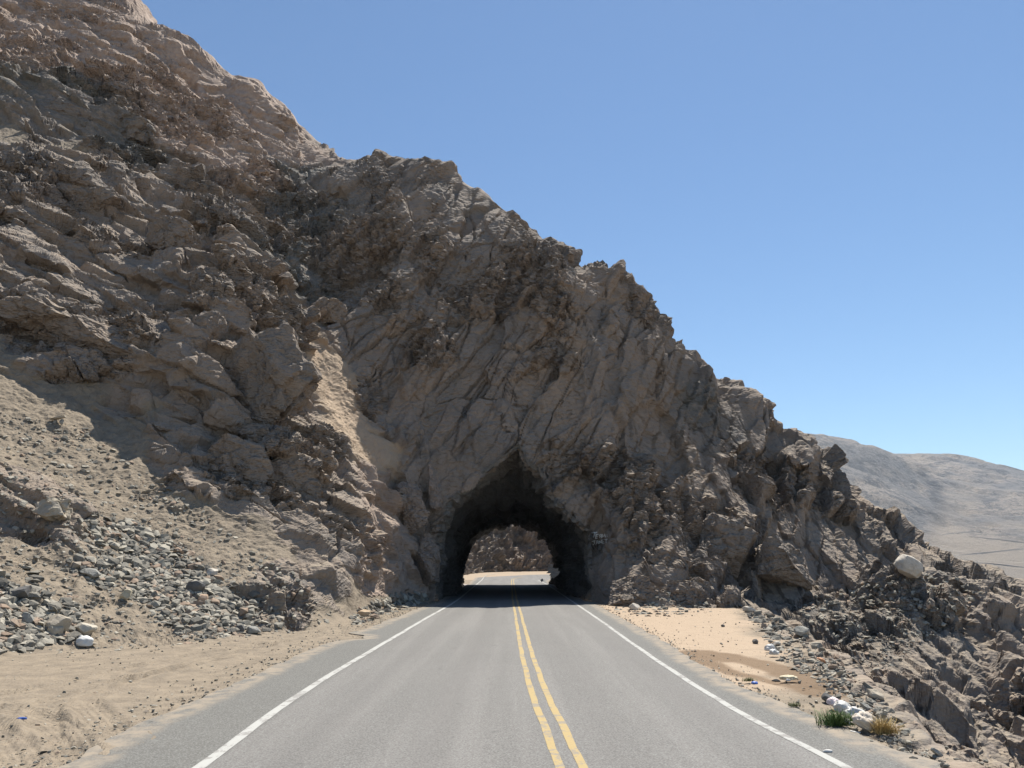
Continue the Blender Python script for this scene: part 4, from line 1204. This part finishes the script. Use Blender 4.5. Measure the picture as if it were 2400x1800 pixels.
outcrop(462, 805, 34.9, (2.6, 3.0, 4.0), (R(-6), R(8), R(-15)), 'right of two split rock pillars on the left cliff', 53, 1.2)
outcrop(225, 800, 33.4, (5.0, 3.2, 2.6), (R(-5), R(14), R(8)), 'overhanging rock ledge above the shaded sandy hollow', 54, 1.2)
outcrop(90, 730, 32.6, (4.2, 3.0, 2.2), (R(0), R(18), R(0)), 'rock ledge above the sand at the left edge', 55, 1.1)
outcrop(560, 1090, 32.4, (3.6, 2.6, 2.6), (R(0), R(20), R(20)), 'crumbly brown knob under the leaning block', 56, 0.9)
outcrop(690, 1130, 34.0, (3.4, 2.6, 3.0), (R(0), R(24), R(10)), 'brown rock shoulder below the leaning block', 57, 0.9)
outcrop(760, 730, 44.5, (3.0, 2.6, 2.6), (R(10), R(-20), R(30)), 'tan knob of rock at the head of the sand chute', 58, 1.0)
outcrop(215, 470, 40.8, (4.6, 3.2, 2.6), (R(0), R(12), R(10)), 'blocky ledge high on the left cliff under the grey bench', 59, 1.2)
outcrop(410, 560, 40.0, (4.0, 3.0, 2.6), (R(0), R(18), R(0)), 'blocky ledge above the split pillars', 60, 1.2)
outcrop(1478, 1400, 38.6, (3.4, 2.4, 2.4), (R(-10), R(-8), R(20)), 'low lit rock knob at the foot of the right buttress', 64, 0.8, rub=0.9)
outcrop(1615, 1400, 38.4, (3.6, 2.4, 2.2), (R(-8), R(14), R(0)), 'low rock knob where the orange sand meets the right buttress', 65, 0.8, rub=0.9)
outcrop(1700, 1290, 42.6, (4.0, 3.2, 4.0), (R(-6), R(24), R(-10)), 'dark rock rib behind the orange sand', 66, 1.2)
outcrop(1830, 1330, 42.0, (4.4, 3.2, 3.0), (R(-6), R(28), R(0)), 'shaded rock ledge right of the orange sand', 67, 1.2)
outcrop(1262, 1085, 43.9, (1.7, 1.3, 1.9), (R(-5), R(35), R(0)), 'pointed slab hanging from the brow of the tunnel mouth', 68, 0.8, cuts=7)
outcrop(1105, 1105, 43.9, (3.2, 1.4, 1.6), (R(-5), R(-32), R(0)), 'sloping roof slab at the left of the tunnel brow', 69, 1.0, cuts=7)
outcrop(1018, 1140, 42.9, (1.1, 1.4, 3.4), (R(-8), R(-14), R(0)), 'pale curved rib of rock left of the tunnel mouth', 70, 0.9, pink=0.5)
outcrop(965, 1190, 41.8, (1.8, 1.6, 3.6), (R(-10), R(-20), R(10)), 'blocky tan rib between the sand chute and the tunnel', 74, 0.8, pink=0.35, rub=0.7)
outcrop(1000, 1310, 41.3, (1.6, 1.6, 3.2), (R(-10), R(-8), R(0)), 'jutting rock corner at the left side of the tunnel mouth', 75, 0.8, pink=0.25, rub=0.7)
outcrop(150, 255, 49.5, (6.0, 4.0, 4.2), (R(0), R(8), R(20)), 'dark crag in the upper left under the pinkish slope', 61, 1.5, blk0=0.2)
outcrop(300, 300, 51.0, (5.4, 4.0, 4.0), (R(0), R(20), R(0)), 'dark crag at the right end of the upper left band', 62, 1.5, blk0=0.2)

# ------------------------------------------------------------------ painted words on the rock
def lettering():
    from mathutils.bvhtree import BVHTree
    sel = (_sx > 1340) & (_sx < 1470) & (_sy > 1200) & (_sy < 1310) & (_sf < 48) & _okv
    fs = F4[sel[F4].all(1)]
    bvh = BVHTree.FromPolygons([Vector(q) for q in pos.astype(float)[np.unique(fs)]], np.searchsorted(np.unique(fs), fs).tolist())
    root = bpy.data.objects.new('painted_words', None); C.objects.link(root)
    root.location = (0, 0, 0)
    tag(root, 'TEAM JANET hand-painted in white on rock right of the tunnel mouth', 'graffiti')
    t = NT('white_wall_paint').world()
    mat = t.out(t.mix(t.ramp(t.noise(14, 4, 0.7), 0.35, 0.7), (0.75, 0.74, 0.71), (0.55, 0.53, 0.51)))
    def wp(x_, y_): return 1360 + x_ / 22.12, 1220 + y_ / 22.12
    L = {'T': [[(590, 640), (880, 610)], [(775, 620), (680, 870)]],
         'E': [[(830, 700), (790, 955)], [(830, 715), (945, 722)], [(812, 820), (915, 825)], [(790, 950), (890, 900)]],
         'A': [[(1010, 730), (1010, 915)], [(1010, 728), (1105, 722)], [(1100, 722), (1100, 905)], [(1012, 815), (1100, 810)]],
         'M': [[(1160, 700), (1170, 880)], [(1135, 715), (1215, 840)], [(1215, 840), (1262, 690)], [(1262, 690), (1312, 875)]],
         'mark': [[(1385, 690), (1388, 850)]],
         'J': [[(600, 1090), (785, 1040)], [(740, 1050), (722, 1230)], [(722, 1232), (640, 1252)]],
         'A2': [[(850, 1045), (830, 1235)], [(850, 1048), (920, 1048)], [(915, 1048), (937, 1215)], [(840, 1140), (920, 1138)]],
         'N': [[(985, 1045), (996, 1215)], [(985, 1050), (1102, 1172)], [(1090, 995), (1106, 1172)]],
         'E2': [[(1145, 985), (1166, 1215)], [(1145, 988), (1232, 968)], [(1152, 1095), (1242, 1068)], [(1166, 1212), (1252, 1150)]],
         'T2': [[(1258, 988), (1402, 968)], [(1345, 980), (1338, 1145)]]}
    org = Vector((0, 0, CAM_H))
    def drape(x_, y_):
        d = Vector(ray(x_, y_)).normalized()
        h_, n_v, i, ds = bvh.ray_cast(org, d)
        return None if h_ is None else org + d * (ds - 0.07)
    for k_, strokes in L.items():
        Vq, Fq = [], []
        for st in strokes:
            (x0, y0), (x1, y1) = wp(*st[0]), wp(*st[1])
            ln = math.hypot(x1 - x0, y1 - y0)
            nx, ny = -(y1 - y0) / ln, (x1 - x0) / ln
            wd = 1.1 if k_ not in ('T', 'mark') else (1.45 if k_ == 'T' else 0.6)
            n = max(4, int(ln * 1.5))
            row = []
            for i in range(n + 1):
                t_ = i / n
                rr = []
                for s_ in (-1, 0, 1):
                    ww = wd * (1 + 0.15 * math.sin(i * 2.1))
                    pt = drape(x0 + (x1 - x0) * t_ + nx * s_ * ww, y0 + (y1 - y0) * t_ + ny * s_ * ww)
                    rr.append(pt)
                row.append(rr)
            last = None
            for rr in row:
                if any(q is None for q in rr): last = None; continue
                ids = [len(Vq) + i for i in range(3)]
                Vq += [tuple(q) for q in rr]
                if last: Fq += [(last[0], last[1], ids[1], ids[0]), (last[1], last[2], ids[2], ids[1])]
                last = ids
        if Fq:
            me = bpy.data.meshes.new('letter'); me.from_pydata(Vq, [], Fq)
            link('letter', me, mat, root)
lettering()

# ------------------------------------------------------------------ litter, sack, plants
def plain(name, colr, rough=0.6, bump=0.0, spec=0.4):
    t = NT(name).objco()
    n1 = t.noise(9, 4, 0.6)
    t.b.inputs['Roughness'].default_value = rough
    t.b.inputs['Specular IOR Level'].default_value = spec
    return t.out(t.mix(n1, tuple(0.78 * v for v in colr), colr), t.bump(n1, 0.5, bump) if bump else None)
M_SACK = plain('white_woven_sack', (0.62, 0.62, 0.60), 0.7, 0.02)
M_BAG = plain('white_plastic_bag', (0.56, 0.55, 0.53), 0.5, 0.03)
M_DUSTYBAG = plain('dusty_plastic', (0.55, 0.48, 0.40), 0.6, 0.03)
M_FOAM = plain('yellowed_foam', (0.62, 0.54, 0.38), 0.8, 0.01)
M_YEL = plain('yellow_wrapper', (0.70, 0.52, 0.10), 0.5)
M_GRN = plain('pale_green_wrapper', (0.45, 0.65, 0.42), 0.5)
M_BLU = plain('blue_plastic', (0.06, 0.13, 0.42), 0.4)
M_ORG = plain('orange_scrap', (0.62, 0.30, 0.15), 0.6)
M_BLK = plain('black_rubber', (0.035, 0.035, 0.035), 0.7)
M_WOOD = plain('bleached_board', (0.66, 0.64, 0.60), 0.8)

def crumpled(dims, seed, sub=4, crease=0.16):
    """a slack bag: soft lump with creases, flat underneath"""
    bm = bmesh.new()
    bmesh.ops.create_icosphere(bm, subdivisions=sub, radius=1)
    V = np.array([v.co[:] for v in bm.verts], np.float32)
    F = np.array([[v.index for v in f.verts] for f in bm.faces], np.int32)
    bm.free()
    r1 = 1 - np.abs(noise(V + seed * 5.1, 0.7, seed, 3, 0.6))
    r2 = noise(V + seed * 3.3, 1.1, seed + 9, 2)
    V = V * (1 + crease * (r1 - 0.6) * 1.6 + 0.22 * r2)[:, None]
    V[:, 2] = np.where(V[:, 2] < -0.35, -0.35 + (V[:, 2] + 0.35) * 0.15, V[:, 2])
    V[:, 2] += 0.42
    return (V * np.array([dims[0] / 2, dims[1] / 2, dims[2] / 1.45])).astype(np.float32), F
def litter(name, px, py, wpx, hpx, label, cat, mat, seed, group=None, crease=0.16, sub=4, depth=0.8, yaw=0.0, tilt=0.0):
    h_, n_v, dep = spot(px, py)
    k_ = dep / FPX
    V, F = crumpled((wpx * k_, wpx * k_ * depth, hpx * k_), seed, sub, crease)
    o = link(name, mesh_np(name, V, F, smooth=True), mat)
    o.location = Vector(h_) + Vector((0, 0, 0.05 if px > 1700 and px < 1930 or px > 1945 else 0.02))
    o.rotation_euler = (0, tilt, yaw)
    return tag(o, label, cat, group)
def sack():
    h_, n_v, dep = spot(199, 1508)
    k_ = dep / FPX
    r_ = bpy.data.objects.new('white_sack', None); C.objects.link(r_)
    r_.location = Vector(h_)
    tag(r_, 'full white sack tied at the neck beside the pale boulder', 'sack')
    V, F = crumpled((38 * k_, 26 * k_, 22 * k_), 71, 4, 0.06)
    link('body', mesh_np('body', V, F, smooth=True), M_SACK, r_)
    V, F = crumpled((12 * k_, 6 * k_, 8 * k_), 72, 3, 0.2)
    o = link('tied_neck', mesh_np('tied_neck', V, F, smooth=True), M_SACK, r_)
    o.location = (-9 * k_, 0, 16 * k_); o.rotation_euler = (0, -0.7, 0)
sack()
boulder('boulder', 215, 1512, 30, 8, 'thin flat stone lying in front of the white sack', M_BUFF, 45, 'stone', depth=0.5, sub=3)
litter('plastic_bag', 1801, 1534, 26, 15, 'white plastic bag at the edge of the orange sand', 'bag', M_BAG, 73)
litter('plastic_bag', 1819, 1539, 20, 12, 'small torn plastic bag touching the white one by the sand', 'bag', M_BAG, 74, crease=0.3)
litter('foam_sheet', 1851, 1593, 38, 10, 'yellowed foam sheet lying on the wet sand', 'foam', M_FOAM, 75, crease=0.25, depth=0.5)
litter('plastic_bottle', 1845, 1600, 10, 6, 'small white bottle beside the foam sheet', 'bottle', M_BAG, 76, sub=3, depth=0.4)
litter('rubber_strip', 1824, 1600, 20, 5, 'black rubber strip on the sand near the foam sheet', 'scrap', M_BLK, 77, sub=3, depth=0.3, yaw=-0.4)
litter('blue_scrap', 1770, 1612, 14, 6, 'blue and orange scrap on the gravel by the asphalt', 'scrap', M_BLU, 78, sub=3)
litter('orange_scrap', 1925, 1552, 24, 6, 'orange scrap on the rubble bank', 'scrap', M_ORG, 79, sub=3, depth=0.4, tilt=0.5)
litter('plastic_bag', 1955, 1660, 30, 20, 'pale pinkish bag at the top of the litter heap', 'bag', plain('pinkish_plastic', (0.68, 0.58, 0.58), 0.5, 0.02), 80, crease=0.3, tilt=0.4)
litter('plastic_bag', 1978, 1682, 52, 26, 'large white bag in the middle of the litter heap', 'bag', M_BAG, 81, crease=0.3, tilt=0.45)
litter('plastic_bag', 2003, 1692, 44, 24, 'second white bag lower in the litter heap', 'bag', M_BAG, 82, crease=0.35, tilt=0.45)
litter('dusty_sack', 2024, 1716, 50, 34, 'dusty beige sack at the bottom of the litter heap', 'sack', M_DUSTYBAG, 83, crease=0.25, tilt=0.5)
litter('plastic_bag', 1989, 1709, 19, 12, 'small white bag in front of the green grass', 'bag', M_BAG, 84, crease=0.3)
litter('wrapper', 1957, 1672, 9, 7, 'yellow wrapper on the upper litter heap', 'wrapper', M_YEL, 85, sub=3)
litter('wrapper', 1989, 1682, 10, 8, 'yellow wrapper on the large white bag', 'wrapper', M_YEL, 86, sub=3)
litter('wrapper', 1966, 1668, 14, 9, 'pale green wrapper on the litter heap', 'wrapper', M_GRN, 87, sub=3)
litter('wrapper', 1963, 1655, 9, 8, 'blue wrapper at the top of the litter heap', 'wrapper', M_BLU, 88, sub=3)
litter('blue_scrap', 50, 1692, 20, 5, 'blue plastic scrap on the tyre-marked sand at the left', 'scrap', M_BLU, 89, sub=3, depth=0.4)
litter('paper_scrap', 1941, 1770, 20, 5, 'white paper scrap on the right asphalt shoulder', 'scrap', M_BAG, 90, sub=3, depth=0.4)
def board():
    h_, n_v, dep = spot(2008, 1724)
    k_ = dep / FPX
    bm = bmesh.new(); bmesh.ops.create_cube(bm, size=1)
    bmesh.ops.scale(bm, vec=(22 * k_, 5 * k_, 1.6 * k_), verts=bm.verts)
    bmesh.ops.bevel(bm, geom=bm.edges[:], offset=0.4 * k_, segments=1, affect='EDGES')
    for v in bm.verts: v.co.z += 0.6 * k_ * math.sin(v.co.x * 3)
    o = bm_obj('board_scrap', bm, M_WOOD)
    o.location = Vector(h_) + Vector((0, 0, 0.03)); o.rotation_euler = (0.1, 0.1, -0.5)
    tag(o, 'short bleached board lying below the litter heap', 'board')
board()

def blades(name, px, py, wpx, hpx, n, mat, label, cat, spread=0.5, thick=0.006, seed=1, bend=0.5):
    h_, n_v, dep = spot(px, py)
    k_ = dep / FPX
    g = random.Random(seed)
    Vq, Fq = [], []
    for i in range(n):
        bx, by = g.gauss(0, 0.28) * wpx * k_, g.gauss(0, 0.16) * wpx * k_
        L = hpx * k_ * g.uniform(0.5, 1.1)
        a_ = g.uniform(0, 6.28); le = g.uniform(0.1, 1.0) * spread
        dx, dy = math.cos(a_) * le, math.sin(a_) * le
        px_, py_ = -math.sin(a_) * thick, math.cos(a_) * thick
        b0 = len(Vq)
        for s_ in range(4):
            t_ = s_ / 3
            cx, cy, cz = bx + dx * L * t_ * (1 + bend * t_), by + dy * L * t_ * (1 + bend * t_), L * t_ * (1 - 0.35 * le * t_)
            w_ = 1 - 0.85 * t_
            Vq += [(cx - px_ * w_, cy - py_ * w_, cz), (cx + px_ * w_, cy + py_ * w_, cz)]
        for s_ in range(3): Fq.append((b0 + 2 * s_, b0 + 2 * s_ + 1, b0 + 2 * s_ + 3, b0 + 2 * s_ + 2))
    me = bpy.data.meshes.new(name); me.from_pydata(Vq, [], Fq)
    o = link(name, me, mat); o.location = Vector(h_) + Vector((0, 0, 0.03))
    return tag(o, label, cat)
M_GRASS = plain('green_grass', (0.085, 0.14, 0.035), 0.7)
M_DRY = plain('dry_straw', (0.40, 0.29, 0.12), 0.8)
M_OLIVE = plain('olive_weed', (0.14, 0.15, 0.06), 0.8)
blades('grass_tuft', 1966, 1706, 62, 32, 520, M_GRASS, 'green grass tuft growing in front of the litter heap', 'grass', 0.9, 0.006, 5)
blades('dry_shrub', 2072, 1722, 46, 40, 320, M_DRY, 'dry straw-coloured shrub at the edge of the drop-off', 'shrub', 1.0, 0.005, 6)
blades('weed_tuft', 1754, 1602, 26, 9, 120, M_OLIVE, 'small olive weed at the asphalt edge by the wet sand', 'weed', 0.9, 0.006, 7)
blades('weed_tuft', 1862, 1662, 22, 10, 90, M_OLIVE, 'sparse weed on the right gravel strip above the litter', 'weed', 0.9, 0.005, 8)
blades('dry_shrub', 2120, 1755, 40, 24, 200, M_DRY, 'low dry shrub lower on the drop-off lip', 'shrub', 1.0, 0.005, 9)
